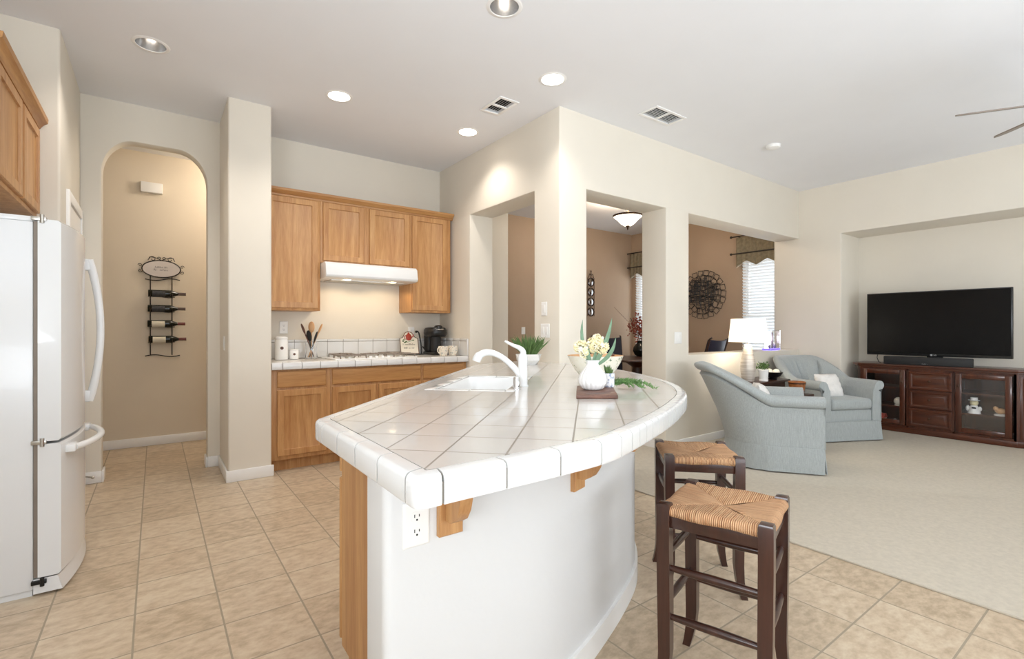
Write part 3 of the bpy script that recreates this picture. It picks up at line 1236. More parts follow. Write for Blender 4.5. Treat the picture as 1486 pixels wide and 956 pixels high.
# canisters, utensils
def canister(cx_, cy_, r_, h_, label):
    t = thing('canister', label, 'canister', (cx_, cy_, .9325), 0, 'white canisters by the pillar')
    g = G()
    g.lathe((cx_, cy_, .9325), [(.0001, 0), (r_ * .95, 0), (r_, .006), (r_, h_ * .82), (r_ * .93, h_ * .86), (r_ * .93, h_ * .88), (.0001, h_ * .88)], 32)
    bd = part('jar', g, M['ceramic'], t)
    g = G()
    g.lathe((cx_, cy_, .9325), [(r_ * .9, h_ * .88), (r_ * 1.0, h_ * .89), (r_ * 1.0, h_ * .95), (r_ * .8, h_ * .99), (.0001, h_)], 32)
    part('lid', g, M['ceramic'], t)
    g = G()
    dirv = Vector((-cx_ * .0 - .12, -1, 0)).normalized()
    c0 = Vector((cx_, cy_, .9325 + h_ * .5)) + dirv * (r_ - .001)
    g.cyl(c0, c0 + dirv * .003, r_ * .26, n=16)
    part('badge', g, M['walnut'], t, label='round brown badge')


canister(.945, 4.92, .056, .215, 'tall white lidded canister with round brown badge beside the pillar')
canister(1.055, 4.93, .042, .095, 'small white canister right of the tall canister')

uj = thing('utensil_jar', 'clear glass jar holding wooden and black cooking utensils', 'jar', (1.215, 4.95, .9325))
g = G()
g.lathe((1.215, 4.95, .9325), [(.0001, 0), (.05, 0), (.056, .01), (.05, .08), (.052, .15), (.049, .15), (.047, .08), (.052, .014), (.0001, .01)], 28)
part('glass_body', g, M['glass'], uj)
for (dx, dy, hh, hd_, lab, mt, nm) in ((-.085, 0, .30, .030, 'wooden spatula leaning left in the glass jar', 'walnut', 'wooden_spatula'), (-.03, -.02, .235, .028, 'black ladle left of centre in the glass jar', 'blackmatte', 'ladle'),
                                 (.005, .01, .32, .027, 'tan wooden spoon upright in the glass jar', 'orange', 'wooden_spoon'), (.045, -.02, .225, .026, 'black spoon right of centre in the glass jar', 'blackmatte', 'cooking_spoon'),
                                 (.10, .02, .30, .015, 'slim tan wooden fork leaning right in the glass jar', 'orange', 'wooden_fork')):
    g = G()
    b0 = Vector((1.215 - dx * .3, 4.95 - dy * .3, .948)); tp = Vector((1.215 + dx, 4.95 + dy, .948 + hh))
    dr = (tp - b0).normalized()
    g.cyl(b0, tp - dr * .05, .005, .006, n=8)
    rot = dr.to_track_quat('Z', 'Y').to_matrix().to_4x4()
    g.ball(tp - dr * .035, .055, (hd_ / .05, .18, 1.0), 14, rot)
    solo(nm, g, M[mt], lab, 'utensil')
# long thin skewer resting by the jar
g = G(); g.tube([(1.20, 4.80, .936), (1.31, 4.62, .936)], .003, 6)
solo('spoon_rest', g, M['steel'], 'thin metal skewer lying on the tiled worktop left of the cooktop', 'utensil')

# sign on an easel
sg = thing('kitchen_plaque', 'cream scalloped plaque with red teapot motif on the worktop', 'sign', (2.26, 5.02, .9325))
ol = [(-.105, 0), (.105, 0), (.105, .17), (.075, .18), (.06, .20), (.04, .232), (0, .25), (-.04, .232), (-.06, .20), (-.075, .18), (-.105, .17)]
mt = Matrix.Translation((2.26, 5.0, .945)) @ Matrix.Rotation(math.radians(-12), 4, 'X')


def sheet(ol, y0, y1, mt, bev=0):
    q = G(); q.prism(ol, y0, y1, bev, axis='y'); q.bm.transform(mt); return q


part('board', sheet(ol, 0, .008, mt), M['cream'], sg)
g = G(); g.tube([(p[0], -.001, p[1]) for p in ol], .004, 6, loop=True); g.bm.transform(mt)
part('border', g, M['walnut'], sg)
g = G()
g.ball((0, -.003, .185), .036, (1, .18, 1.05), 16).ball((0, -.004, .228), .012, (1, .3, .8), 8)
g.tube([(.03, -.004, .18), (.05, -.004, .19), (.055, -.004, .215)], .006, 6).tube([(-.03, -.004, .205), (-.053, -.004, .195), (-.05, -.004, .165), (-.03, -.004, .16)], .004, 6)
g.bm.transform(mt)
part('teapot_motif', g, M['red'], sg)
g = G()
for i, (dx, dz) in enumerate(((-.07, .14), (-.05, .125), (-.035, .135), (.05, .15), (-.06, .155))):
    g.ball((dx, -.002, dz), .012, (1, .15, .5), 8)
g.tube([(-.075, -.001, .15), (-.06, -.001, .13), (-.02, -.001, .128), (.05, -.001, .15)], .002, 5)
g.bm.transform(mt)
part('leaf_motif', g, M['leaf'], sg)
g = G()
marks(g, (-.075, -.001, .095), (1, 0, 0), (0, 0, 1), (0, -1, 0), .15, .020, 0, 3)
marks(g, (-.065, -.001, .055), (1, 0, 0), (0, 0, 1), (0, -1, 0), .13, .020, 0, 5)
g.bm.transform(mt)
part('lettering', g, M['ink'], sg)
g = G()
g.tube([(2.19, 4.97, .936), (2.19, 4.965, .945), (2.19, 5.09, .936)], .004, 6).tube([(2.33, 4.97, .936), (2.33, 4.965, .945), (2.33, 5.09, .936)], .004, 6).cyl((2.19, 4.985, .941), (2.33, 4.985, .941), .004, n=6)
part('stand', g, M['iron'], sg)
# black iron holder beside it
g = G()
hx = 2.395
g.lathe((hx, 5.0, .9325), [(.0001, 0), (.026, 0), (.026, .006), (.010, .012), (.0001, .012)], 20)
g.tube([(hx, 5.0, .94), (hx, 5.0, 1.0), (hx - .01, 5.0, 1.08), (hx - .03, 5.0, 1.17), (hx - .045, 5.0, 1.19), (hx - .065, 5.0, 1.185)], .008, 8)
g.tube([(hx, 5.0, 1.01), (hx + .012, 4.99, 1.02), (hx + .016, 4.97, 1.0)], .006, 8)
g.ball((hx - .062, 5.0, 1.185), .014)
solo('paper_towel_holder', g, M['blackmatte'], 'black curved iron holder between plaque and coffee maker', 'holder')

# coffee maker
cf = thing('coffee_maker', 'black single-cup coffee maker with silver-rimmed lid', 'coffee maker', (2.53, 4.95, .9325))
cx_, cy_ = 2.53, 4.95
g = G()
g.box(cx_ - .085, cx_ + .085, cy_ - .15, cy_ + .12, .9325, .965, .012)
part('base', g, M['black'], cf)
g = G()
g.box(cx_ - .08, cx_ + .085, cy_ - .0, cy_ + .12, .96, 1.19, .03, 4)
part('water_tank', g, M['blackmatte'], cf)
g = G()
g.lathe((cx_ - .005, cy_ - .04, 0), [(.0001, .965), (.055, .965), (.058, .98), (.058, 1.14), (.0001, 1.14)], 28)
part('front_column', g, M['blackmatte'], cf)
g = G()
rings = []
for z_, s_ in ((1.13, .80), (1.145, .95), (1.17, 1.0), (1.205, .98), (1.228, .86), (1.236, .6)):
    rings.append([(cx_ + .115 * s_ * math.copysign(abs(math.cos(a)) ** .75, math.cos(a)), cy_ - .02 + .135 * s_ * math.copysign(abs(math.sin(a)) ** .75, math.sin(a)), z_) for a in [2 * PI * i / 32 for i in range(32)]])
g.loft(rings)
part('head', g, M['black'], cf)
g = G()
g.tube([(cx_ + .06 * math.cos(a), cy_ - .10 + .05 * math.sin(a), 1.215 + .004 * math.sin(a)) for a in [2 * PI * i / 24 for i in range(24)]], .007, 8, loop=True)
part('lid_rim', g, M['chrome'], cf)
g = G()
g.lathe((cx_, cy_ - .095, 0), [(.048, 1.215), (.045, 1.245), (.03, 1.256), (.0001, 1.258)], 24)
part('lid_handle', g, M['black'], cf)


def mug(cx_, cy_, ang, label):
    t = thing('mug', label, 'mug', (cx_, cy_, .9325), 0, 'patterned mugs by the coffee maker')
    g = G()
    g.lathe((cx_, cy_, .9325), [(.0001, 0), (.034, 0), (.039, .006), (.048, .045), (.053, .102), (.050, .102), (.045, .045), (.036, .009), (.0001, .008)], 28)
    bd = part('cup', g, M['mugpat'], t)
    g = G()
    c, s_ = math.cos(ang), math.sin(ang)
    g.tube([(cx_ + c * r_, cy_ + s_ * r_, .9325 + z_) for r_, z_ in ((.048, .088), (.068, .090), (.082, .072), (.079, .050), (.064, .032), (.043, .028))], .0045, 8)
    part('handle', g, M['cream'], t)


mug(2.455, 4.60, math.radians(195), 'patterned cream mug with handle showing, left of the pair')
mug(2.585, 4.63, math.radians(20), 'patterned cream mug, right of the pair beside the backsplash end')


# ------------------------------------------------------------------ wall plates
def plate(name, O, U, N, w, h, kind, label, cat, group=None):
    t = thing(name, label, cat, O, 0, group)
    O, U, N = Vector(O), Vector(U), Vector(N)
    V = Vector((0, 0, 1))
    g = G()
    g.nest(O - U * w / 2 - V * h / 2, U, V, N, w, h, [(0, 0), (0, .003), (.004, .006), (.006, .006)])
    part('cover', g, M['plastic'], t)
    if kind == 'outlet':
        for dz in (.0195, -.0195):
            g = G()
            ce = O + V * dz + N * .006
            ring = [ce + U * (.017 * math.cos(a)) + V * (max(-.0135, min(.0135, .017 * math.sin(a)))) for a in [2 * PI * i / 28 for i in range(28)]]
            g.loft([ring, [p + N * .0012 for p in ring]])
            f_ = part('socket', g, M['plastic'], t)
            g = G()
            for du, hh in ((-.0065, .0085), (.0065, .007)):
                c0 = ce + U * du + V * .003 + N * .0011
                g.nest(c0 - U * .0012 - V * hh / 2, U, V, N, .0024, hh, [(0, 0), (0, .0004)])
            g.cyl(ce - V * .0075 + N * .0011, ce - V * .0075 + N * .0016, .0027, n=10)
            part('slots', g, M['black'], f_)
    else:
        for k in range(kind):
            du = (k - (kind - 1) / 2) * .046
            g = G()
            g.nest(O + U * (du - .0165) - V * .033 + N * .006, U, V, N, .033, .066, [(0, 0), (0, .002), (.002, .003)])
            part('rocker', g, M['plastic'], t)


plate('wall_outlet', (.552, 1.1857, .702), (1, 0, 0), (0, -1, 0), .075, .118, 'outlet', 'white duplex outlet under the island overhang', 'outlet')
plate('light_switch', (2.689, 3.222, 1.387), (0, 1, 0), (-1, 0, 0), .075, .118, 1, 'white wall switch, upper of the two left of the outside corner', 'switch')
plate('light_switch', (2.689, 3.210, 1.200), (0, 1, 0), (-1, 0, 0), .115, .118, 2, 'white wall switch, lower of the two behind the grass plant', 'switch')
plate('light_switch', (4.29, 3.029, 1.125), (1, 0, 0), (0, -1, 0), .118, .118, 2, 'white double switch between doorway and pass-through opening', 'switch')
plate('light_switch', (4.86, 6.359, 1.19), (1, 0, 0), (0, -1, 0), .075, .118, 1, 'small white switch on the far taupe wall above the grass plant', 'switch')
plate('wall_outlet', (1.005, 5.129, 1.23), (1, 0, 0), (0, -1, 0), .075, .118, 'outlet', 'white outlet on the wall above the canisters', 'outlet')
plate('wall_outlet', (2.33, 5.129, 1.18), (1, 0, 0), (0, -1, 0), .075, .118, 'outlet', 'white outlet on the wall beside the coffee maker', 'outlet')
plate('light_switch', (.465, 4.69, 1.096), (0, 1, 0), (-1, 0, 0), .075, .118, 1, 'white switch on the side of the white pillar', 'switch')

g = G()
g.box(-.122, .064, 6.30, 6.359, 2.63, 2.735, .008)
solo('door_chime', g, M['plastic'], 'white door chime box high on the hall wall', 'door chime')

# ------------------------------------------------------------------ wine rack in the hall
yw = 6.35
wr = thing('wine_rack', 'black wrought-iron wall wine rack with oval plaque', 'wine rack', (.055, yw, .94))
g = G()
for xx in (-.04, .145):
    g.cyl((xx, yw - .012, .94), (xx, yw - .012, 1.83), .0055, n=8)
for z, am in ((.935, .012), (1.735, -.012)):
    g.tube([(-.085 + .30 * i / 12, yw - .014, z + am * math.sin(PI * 2 * i / 12)) for i in range(13)], .0055, 6)
for z in (1.565, 1.41, 1.25, 1.09):
    g.tube([(-.06 + .23 * i / 12, yw - .02, z - .012 + .008 * math.sin(PI * 2 * i / 12)) for i in range(13)], .004, 6)
    for xx in (-.04, .145):
        g.tube([(xx, yw - .012 - .09 * (1 - math.cos(a)) / 2, z + .012 - .05 * math.sin(a)) for a in [PI * i / 10 for i in range(11)]], .004, 6)
part('frame', g, M['iron'], wr)
g = G()
g.tube([(.055 + .165 * math.cos(a), yw - .02, 1.845 + .088 * math.sin(a)) for a in [2 * PI * i / 36 for i in range(36)]], .006, 6, loop=True)


def scroll(g, cx_, cz_, s_, flip, rot=0):
    pts = []
    for i in range(22):
        a = i / 21 * 2.1 * PI
        r_ = s_ * (1 - i / 28)
        x_, z_ = r_ * math.cos(a) * flip, r_ * math.sin(a)
        pts.append((cx_ + x_ * math.cos(rot) - z_ * math.sin(rot), yw - .02, cz_ + x_ * math.sin(rot) + z_ * math.cos(rot)))
    g.tube(pts, .0035, 6)


for sx in (-1, 1):
    scroll(g, .055 + sx * .075, 1.945, .030, sx)
    scroll(g, .055 + sx * .02, 1.955, .016, sx)
    scroll(g, .055 + sx * .180, 1.875, .018, sx)
    scroll(g, .055 + sx * .180, 1.818, .018, sx, PI)
    g.tube([(.055, yw - .02, 1.935), (.055 + sx * .05, yw - .02, 1.96), (.055 + sx * .10, yw - .02, 1.965), (.055 + sx * .115, yw - .02, 1.93)], .0035, 6)
part('scrollwork', g, M['iron'], wr)
g = G()
ring = [(.055 + .162 * math.cos(a), yw - .018, 1.845 + .085 * math.sin(a)) for a in [2 * PI * i / 36 for i in range(36)]]
g.loft([ring, [(p[0], yw - .023, p[2]) for p in ring]])
pq = part('plaque', g, M['plaque'], wr)
g = G()
marks(g, (.0, yw - .0235, 1.855), (1, 0, 0), (0, 0, 1), (0, -1, 0), .11, .018, 0, 11)
marks(g, (-.01, yw - .0235, 1.825), (1, 0, 0), (0, 0, 1), (0, -1, 0), .13, .022, 0, 12)
part('lettering', g, M['ink'], pq)


def bottle(z, lab, labm, capm, x0=-.055):
    t = thing('wine_bottle', lab, 'bottle', (x0, yw - .06, z), 0, 'wine bottles in the wall rack')
    y = yw - .062
    prof = [(.0001, 0), (.034, 0), (.037, .006), (.037, .19), (.034, .205), (.018, .245), (.0145, .26), (.0145, .262)]
    g = G()
    rings = [[(x0 + l_, y + r_ * math.cos(a), z + r_ * math.sin(a)) for a in [2 * PI * i / 24 for i in range(24)]] for r_, l_ in prof]
    g.loft(rings)
    part('glass', g, M['bottle'], t)
    g = G()
    g.loft([[(x0 + l_, y + r_ * math.cos(a), z + r_ * math.sin(a)) for a in [2 * PI * i / 20 for i in range(20)]] for r_, l_ in ((.0152, .250), (.0155, .315), (.0165, .316), (.0165, .324), (.0001, .3245))])
    part('foil_capsule', g, M[capm], t)
    g = G()
    g.loft([[(x0 + l_, y + .0376 * math.cos(a), z + .0376 * math.sin(a)) for a in [PI * .75 + 1.1 * PI * i / 20 for i in range(21)]] for l_ in (.035, .145)], closed=False, caps=False)
    part('label_paper', g, M[labm], t)


bottle(1.585, 'dark wine bottle with dark label, topmost in the iron wall rack', 'darklabel', 'capsule2', -.058)
bottle(1.428, 'dark wine bottle with grey label, second from top in the wall rack', 'darklabel', 'capsule2', -.062)
bottle(1.270, 'wine bottle with cream label and red foil, third in the wall rack', 'label', 'capsule', -.064)
bottle(1.108, 'wine bottle with white label and red foil, lowest in the wall rack', 'label', 'capsule', -.055)

# ------------------------------------------------------------------ island
curve = [(2.765, 3.03), (2.72, 2.66), (2.63, 2.32), (2.485, 2.015), (2.325, 1.745), (2.13, 1.495), (1.89, 1.287), (1.65, 1.150), (1.42, 1.040), (1.228, .963), (1.075, .906), (.945, .866), (.80, .852), (.60, .848)]


def cr(P, sub=6):
    out = []
    n = len(P)
    for i in range(n - 1):
        p0, p1, p2, p3 = P[max(i - 1, 0)], P[i], P[i + 1], P[min(i + 2, n - 1)]
        for k in range(sub):
            t_ = k / sub
            q = []
            for c in (0, 1):
                q.append(.5 * (2 * p1[c] + (p2[c] - p0[c]) * t_ + (2 * p0[c] - 5 * p1[c] + 4 * p2[c] - p3[c]) * t_ ** 2 + (-p0[c] + 3 * p1[c] - 3 * p2[c] + p3[c]) * t_ ** 3))
            out.append(tuple(q))
    out.append(P[-1])
    return out


A, B, C_, E_ = (.393, .843), (.400, 1.600), (2.06, 3.33), (2.69, 3.53)
raw = cr(curve, 5)
raw += [(.50, .8455), A, B, C_, E_]
corners = {A, B, C_}
TW = .044
pairs = []      # (outer, inner)
for i, p in enumerate(raw):
    p = Vector(p)
    d0 = (p - Vector(raw[i - 1])).normalized() if i > 0 else None
    d1 = (Vector(raw[i + 1]) - p).normalized() if i < len(raw) - 1 else None
    d0 = d0 or d1
    d1 = d1 or d0
    n0, n1 = Vector((-d0.y, d0.x)), Vector((-d1.y, d1.x))
    m = (n0 + n1).normalized()
    inner = p - m * (TW / max(.3, m.dot(n0)))
    if i == 0:
        inner = Vector((inner.x, 3.03))
    if i == len(raw) - 1:
        inner = Vector((2.69, inner.y))
    if raw[i] in corners:
        r_ = .028
        a_, b_ = p - d0 * r_, p + d1 * r_
        for k in range(7):
            t_ = k / 6
            q = a_ * (1 - t_) ** 2 + p * (2 * t_ * (1 - t_)) + b_ * t_ ** 2
            pairs.append((q, inner))
    else:
        pairs.append((p, inner))
cum = [0]
for i in range(1, len(pairs)):
    cum.append(cum[-1] + (pairs[i][0] - pairs[i - 1][0]).length)
L_ = cum[-1]


def at(s_):
    for i in range(1, len(cum)):
        if s_ <= cum[i] + 1e-9:
            k = (s_ - cum[i - 1]) / max(1e-9, cum[i] - cum[i - 1])
            return pairs[i - 1][0].lerp(pairs[i][0], k), pairs[i - 1][1].lerp(pairs[i][1], k)
    return pairs[-1]


def s_of(pt):
    return min(range(len(pairs)), key=lambda i: (pairs[i][0] - Vector(pt)).length)


sA, sB, sC = cum[s_of(A)], cum[s_of(B)], cum[s_of(C_)]
s_mid = cum[s_of((1.075, .906))]
br = []
s_ = 0
while s_ < s_mid - .03:
    br.append(s_); s_ += .062
br += [s_mid, s_mid + .075]
for sx in (.90, .755, .600, .445):
    br.append(cum[s_of((sx, .85))] if False else sA - (sx - .393))
br = sorted(set(br))
br.append(sA + .045)
s_ = sA + .045
while s_ + .153 < sB - .05:
    s_ += .153; br.append(s_)
br += [sB - .045, sB + .06]
s_ = sB + .06
while s_ + .153 < sC - .06:
    s_ += .153; br.append(s_)
br += [sC - .05, sC + .05]
s_ = sC + .05
while s_ + .153 < L_ - .04:
    s_ += .153; br.append(s_)
br.append(L_)
prof = [(1.0, .9300), (.318, .9302), (.196, .9289), (.093, .9259), (.024, .9214), (0, .916), (0, .876), (.05, .870), (1.0, .870)]

ict = thing('island_countertop', 'curved white tiled island countertop with diagonal grout lines', 'countertop', (1.5, 1.9, .868))
g = G()
gap = .0026
for a_, b_ in zip(br[:-1], br[1:]):
    if b_ - a_ < .012:
        continue
    ss = [a_ + gap] + [c for c in cum if a_ + gap + 1e-4 < c < b_ - gap - 1e-4] + [b_ - gap]
    rings = []
    for q in ss:
        o_, i_ = at(q)
        i2 = i_ + (o_ - i_) * .035
        rings.append([((o_.x + (i2.x - o_.x) * k), (o_.y + (i2.y - o_.y) * k), z_) for k, z_ in prof])
    g.loft(rings)
part('edge_tiles', g, M['glaze'], ict, smooth=58)

# sink opening, turned 45 degrees
u0, u1, v0, v1 = 2.225, 2.86, -.715, -.375
q2 = math.sqrt(.5)


def uv(u, v):
    return ((u + v) * q2, (u - v) * q2)


def rrect(u0, u1, v0, v1, r, n=5):
    out = []
    for cu, cv, a0 in ((u1 - r, v1 - r, 0), (u0 + r, v1 - r, 90), (u0 + r, v0 + r, 180), (u1 - r, v0 + r, 270)):
        for k in range(n + 1):
            a = math.radians(a0 + 90 * k / n)
            out.append((cu + r * math.cos(a), cv + r * math.sin(a)))
    return out


def uniq(P):
    out = []
    for p in P:
        if not out or (Vector(p) - Vector(out[-1])).length > 1e-4:
            out.append(p)
    return out


sinkhole = [uv(*p) for p in rrect(u0, u1, v0, v1, .03)]
field = uniq([tuple(i_ - (o_ - i_) * .03) for o_, i_ in pairs]) + [(2.69, 3.03)]
field[0] = (field[0][0], 3.03)
field[-2] = (2.69, field[-2][1])
g = G()
sq = .044
g.holed(field, [[uv(*p) for p in rrect(u0 - sq, u1 + sq, v0 - sq, v1 + sq, .004, 1)]], .9265, .9302)
part('field_tiles', g, M['ctile'], ict)
bedo = uniq([tuple(o_ + (i_ - o_) * .08) for o_, i_ in pairs]) + [(2.69, 3.03)]
bedo[0] = (bedo[0][0], 3.03); bedo[-2] = (2.69, bedo[-2][1])
g = G()
g.holed(bedo, [sinkhole], .872, .914)
bed2 = uniq([tuple(o_ + (i_ - o_) * .30) for o_, i_ in pairs]) + [(2.69, 3.03)]
bed2[0] = (bed2[0][0], 3.03); bed2[-2] = (2.69, bed2[-2][1])
g.holed(bed2, [sinkhole], .9141, .9266)
part('grout_bed', g, M['grout'], ict)
g = G()


def uvbox(g, a0, a1, b0, b1, z0, z1, bev):
    g.prism([uv(a0, b0), uv(a1, b0), uv(a1, b1), uv(a0, b1)], z0, z1, bev, 2)


n = 4
for i in range(n):
    a0 = u0 - sq + (u1 - u0 + 2 * sq) * i / n; a1 = u0 - sq + (u1 - u0 + 2 * sq) * (i + 1) / n
    uvbox(g, a0 + .0015, a1 - .0015, v0 - sq + .003, v0 - .001, .915, .9325, .003)
    uvbox(g, a0 + .0015, a1 - .0015, v1 + .001, v1 + sq - .003, .915, .9325, .003)
for i in range(2):
    b0 = v0 + (v1 - v0) * i / 2; b1 = v0 + (v1 - v0) * (i + 1) / 2
    uvbox(g, u0 - sq + .003, u0 - .001, b0 + .0015, b1 - .0015, .915, .9325, .003)
    uvbox(g, u1 + .001, u1 + sq - .003, b0 + .0015, b1 - .0015, .915, .9325, .003)
part('sink_trim_tiles', g, M['glaze'], ict)

sk = thing('kitchen_sink', 'white rectangular sink set in the island countertop', 'sink', (uv(2.54, -.545)[0], uv(2.54, -.545)[1], .72))
g = G()
R_ = []
for ins, z_, r_ in ((-.012, .868, .03), (0, .868, .03), (.0, .925, .03), (.006, .925, .028), (.012, .90, .035), (.02, .76, .05), (.05, .735, .05), (.14, .73, .04)):
    pass
rg = [(-.001, .9255, .03), (.008, .9265, .03), (.012, .915, .04), (.018, .80, .045), (.03, .755, .05), (.07, .742, .06)]
loops = [[uv(*p) + (z_,) for p in rrect(u0 + i_, u1 - i_, v0 + i_, v1 - i_, r_)] for i_, z_, r_ in rg]
g.loft(loops, caps=False)
lb = [uv(*p) + (.742,) for p in rrect(u0 + .07, u1 - .07, v0 + .07, v1 - .07, .06)]
t = bmesh.new(); t.faces.new([t.verts.new(p) for p in lb]); g.merge(t)
ou = [(-.001, .9255, .03), (-.001, .79, .03), (.012, .735, .05)]
g.loft([[uv(*p) + (z_,) for p in rrect(u0 + i_, u1 - i_, v0 + i_, v1 - i_, r_)] for i_, z_, r_ in ou], caps=False)
t = bmesh.new(); t.faces.new([t.verts.new(p[:2] + (.735,)) for p in [uv(*p) + (.735,) for p in rrect(u0 + .012, u1 - .012, v0 + .012, v1 - .012, .05)]]); g.merge(t)
part('basin', g, M['white'], sk)
g = G()
g.lathe((uv(2.54, -.545)[0], uv(2.54, -.545)[1], .742), [(.0001, .003), (.035, .003), (.043, .006), (.045, .001)], 24)
part('drain', g, M['chrome'], sk)

# faucet
fc = thing('kitchen_faucet', 'white single-lever kitchen faucet arching over the sink', 'faucet', (1.472, 1.930, .9302))
bx, by, bz = 1.472, 1.930, .9302
g = G()
g.lathe((bx, by, bz), [(.0001, 0), (.028, 0), (.028, .004), (.0235, .008), (.0225, .10), (.024, .135), (.022, .152), (.012, .163), (.0001, .165)], 28)
part('body', g, M['white'], fc)
dv = Vector((-q2, q2, 0))
g = G()
b0 = Vector((bx, by, bz))
pp = [(.0, .035), (.03, .075), (.07, .115), (.11, .145), (.15, .162), (.185, .165), (.21, .156), (.228, .140), (.236, .122)]
pp = cr(pp, 4)
rr = []
for i in range(len(pp)):
    k = i / (len(pp) - 1)
    rr.append(.018 - .004 * math.sin(PI * min(1, k * 1.4)) + (.004 if k > .8 else 0))
g.tube([b0 + dv * a_ + Vector((0, 0, z_)) for a_, z_ in pp], rr, 16)
part('spout', g, M['white'], fc)
g = G()
pp = cr([(.0, .145), (.0, .172), (.02, .190), (.05, .202), (.09, .222)], 4)
g.tube([b0 + dv * a_ + Vector((0, 0, z_)) for a_, z_ in pp], [.019 - .013 * (i / (len(pp) - 1)) for i in range(len(pp))], 14, flat=.85)
part('lever', g, M['white'], fc)
g = G()
g.lathe((1.375, 1.85, .9302), [(.0001, 0), (.021, 0), (.021, .004), (.0165, .006), (.0165, .05), (.014, .056), (.0001, .057)], 24)
solo('air_gap_cap', g, M['chrome'], 'small chrome air gap cap at the foot of the faucet', 'air gap')

# pony wall of the island
wcurve = [(2.42, 3.03), (2.41, 2.70), (2.33, 2.30), (2.21, 1.98), (2.07, 1.755), (1.87, 1.565), (1.62, 1.425), (1.30, 1.290), (1.10, 1.225), (.95, 1.196), (.78, 1.187), (.60, 1.185)]
wraw = cr(wcurve, 5) + [(.50, 1.185)]
wout = [Vector(p) for p in wraw]


def inset(P, d):
    out = []
    for i, p in enumerate(P):
        a_ = P[max(i - 1, 0)]; b_ = P[min(i + 1, len(P) - 1)]
        t_ = (b_ - a_).normalized()
        out.append(p - Vector((-t_.y, t_.x)) * d)
    return out


win = inset(wout, .14)
win[0].y = 3.03
r_ = .022
rc = [(.466 + r_ - r_ * math.sin(a), 1.185 + r_ - r_ * math.cos(a)) for a in [PI / 2 * i / 5 for i in range(6)]]
r2 = [(.466 + r_ - r_ * math.cos(a), 1.325 - r_ + r_ * math.sin(a)) for a in [PI / 2 * i / 5 for i in range(6)]]
loop_ = [tuple(p) for p in wout] + rc + r2 + [tuple(p) for p in reversed(win)]
g = G()
g.prism(loop_, 0, .868)
struct('wall_island', g, M['wallwhite'])
g = G()
bo = inset(wout, -.014)
bo[0].y = 3.03
rc2 = [(.466 - .014 + .03 - .03 * math.sin(a), 1.171 + .03 - .03 * math.cos(a)) for a in [PI / 2 * i / 5 for i in range(6)]]
bl = [tuple(p) for p in bo] + rc2 + [(.452, 1.339), (.466, 1.339)] + list(reversed([tuple(p) for p in rc])) + [tuple(p) for p in reversed(wout)]
g.prism(bl, 0, .090, .0)
struct('baseboard_island', g, M['trim'])

# island cabinets (doors face the range)
ic = thing('island_cabinet', 'oak island base cabinet under the sink, end panel showing', 'cabinet', (1.3, 2.1, 0))
pb = [(.522, 1.33), (.522, 1.715), (2.03, 3.28), (2.40, 3.36), (2.66, 3.45), (2.66, 3.05), (2.27, 3.02), (2.26, 2.70), (2.19, 2.36), (2.08, 2.06), (1.97, 1.87), (1.79, 1.71), (1.56, 1.57), (1.25, 1.44), (.95, 1.345)]
hs = [uv(*p) for p in rrect(u0 - .02, u1 + .02, v0 - .008, v1 + .02, .03)]
g = G()
g.prism(pb, .12, .72)
g.holed(pb, [hs], .7201, .868)
pk = [(.522, 1.33), (.522, 1.64), (2.05, 3.20), (2.60, 3.40), (2.60, 3.05), (2.2, 2.8), (1.9, 2.0), (1.25, 1.5)]
g.prism(pk, 0, .12)
part('body', g, M['oak'], ic)
s0 = Vector((.522, 1.715, 0)); dd = (Vector((2.03, 3.28, 0)) - s0); Ld = dd.length; dd.normalize(); nn = Vector((-dd.y, dd.x, 0))
for a_, b_ in ((.015, .42), (.44, .86), (.89, 1.30), (1.33, 1.76), (1.79, 2.14)):
    g = G(); g.nest(s0 + dd * a_ + Vector((0, 0, .135)), dd, (0, 0, 1), nn, b_ - a_, .56, DOOR)
    part('door', g, M['oak'], ic)
    g = G(); g.nest(s0 + dd * a_ + Vector((0, 0, .716)), dd, (0, 0, 1), nn, b_ - a_, .14, DRAWER)
    part('drawer', g, M['oak'], ic)


# corbels
def corbel(px_, py_, nx_, ny_, label):
    N = Vector((nx_, ny_, 0)).normalized(); U = Vector((-N.y, N.x, 0)); Z = Vector((0, 0, 1))
    t = thing('corbel', label, 'bracket', (px_, py_, .65), 0, 'oak corbels under the island overhang')
    O = Vector((px_, py_, 0))
    g = G()
    g.nest(O - U * .036 + Z * .655, U, Z, N, .072, .213, [(0, 0), (0, .016), (.003, .019), (.006, .019)])
    part('back_plate', g, M['oak'], t)
    prof_ = [(.018, .868), (.185, .868), (.190, .858), (.186, .846), (.170, .838), (.150, .842), (.135, .846), (.118, .838), (.105, .812), (.098, .775), (.088, .74), (.070, .712), (.045, .698), (.018, .698)]
    g = G()
    g.loft([[O + N * a_ + Z * z_ + U * w_ for a_, z_ in prof_] for w_ in (-.019, .019)])
    part('bracket', g, M['oak'], t)


corbel(.648, 1.1845, 0, -1, 'oak corbel under the island edge beside the outlet')
corbel(1.185, 1.250, .30, -.95, 'oak corbel in the middle of the curved island wall')
corbel(1.78, 1.500, .50, -.87, 'oak corbel at the far bend of the island near the stools')

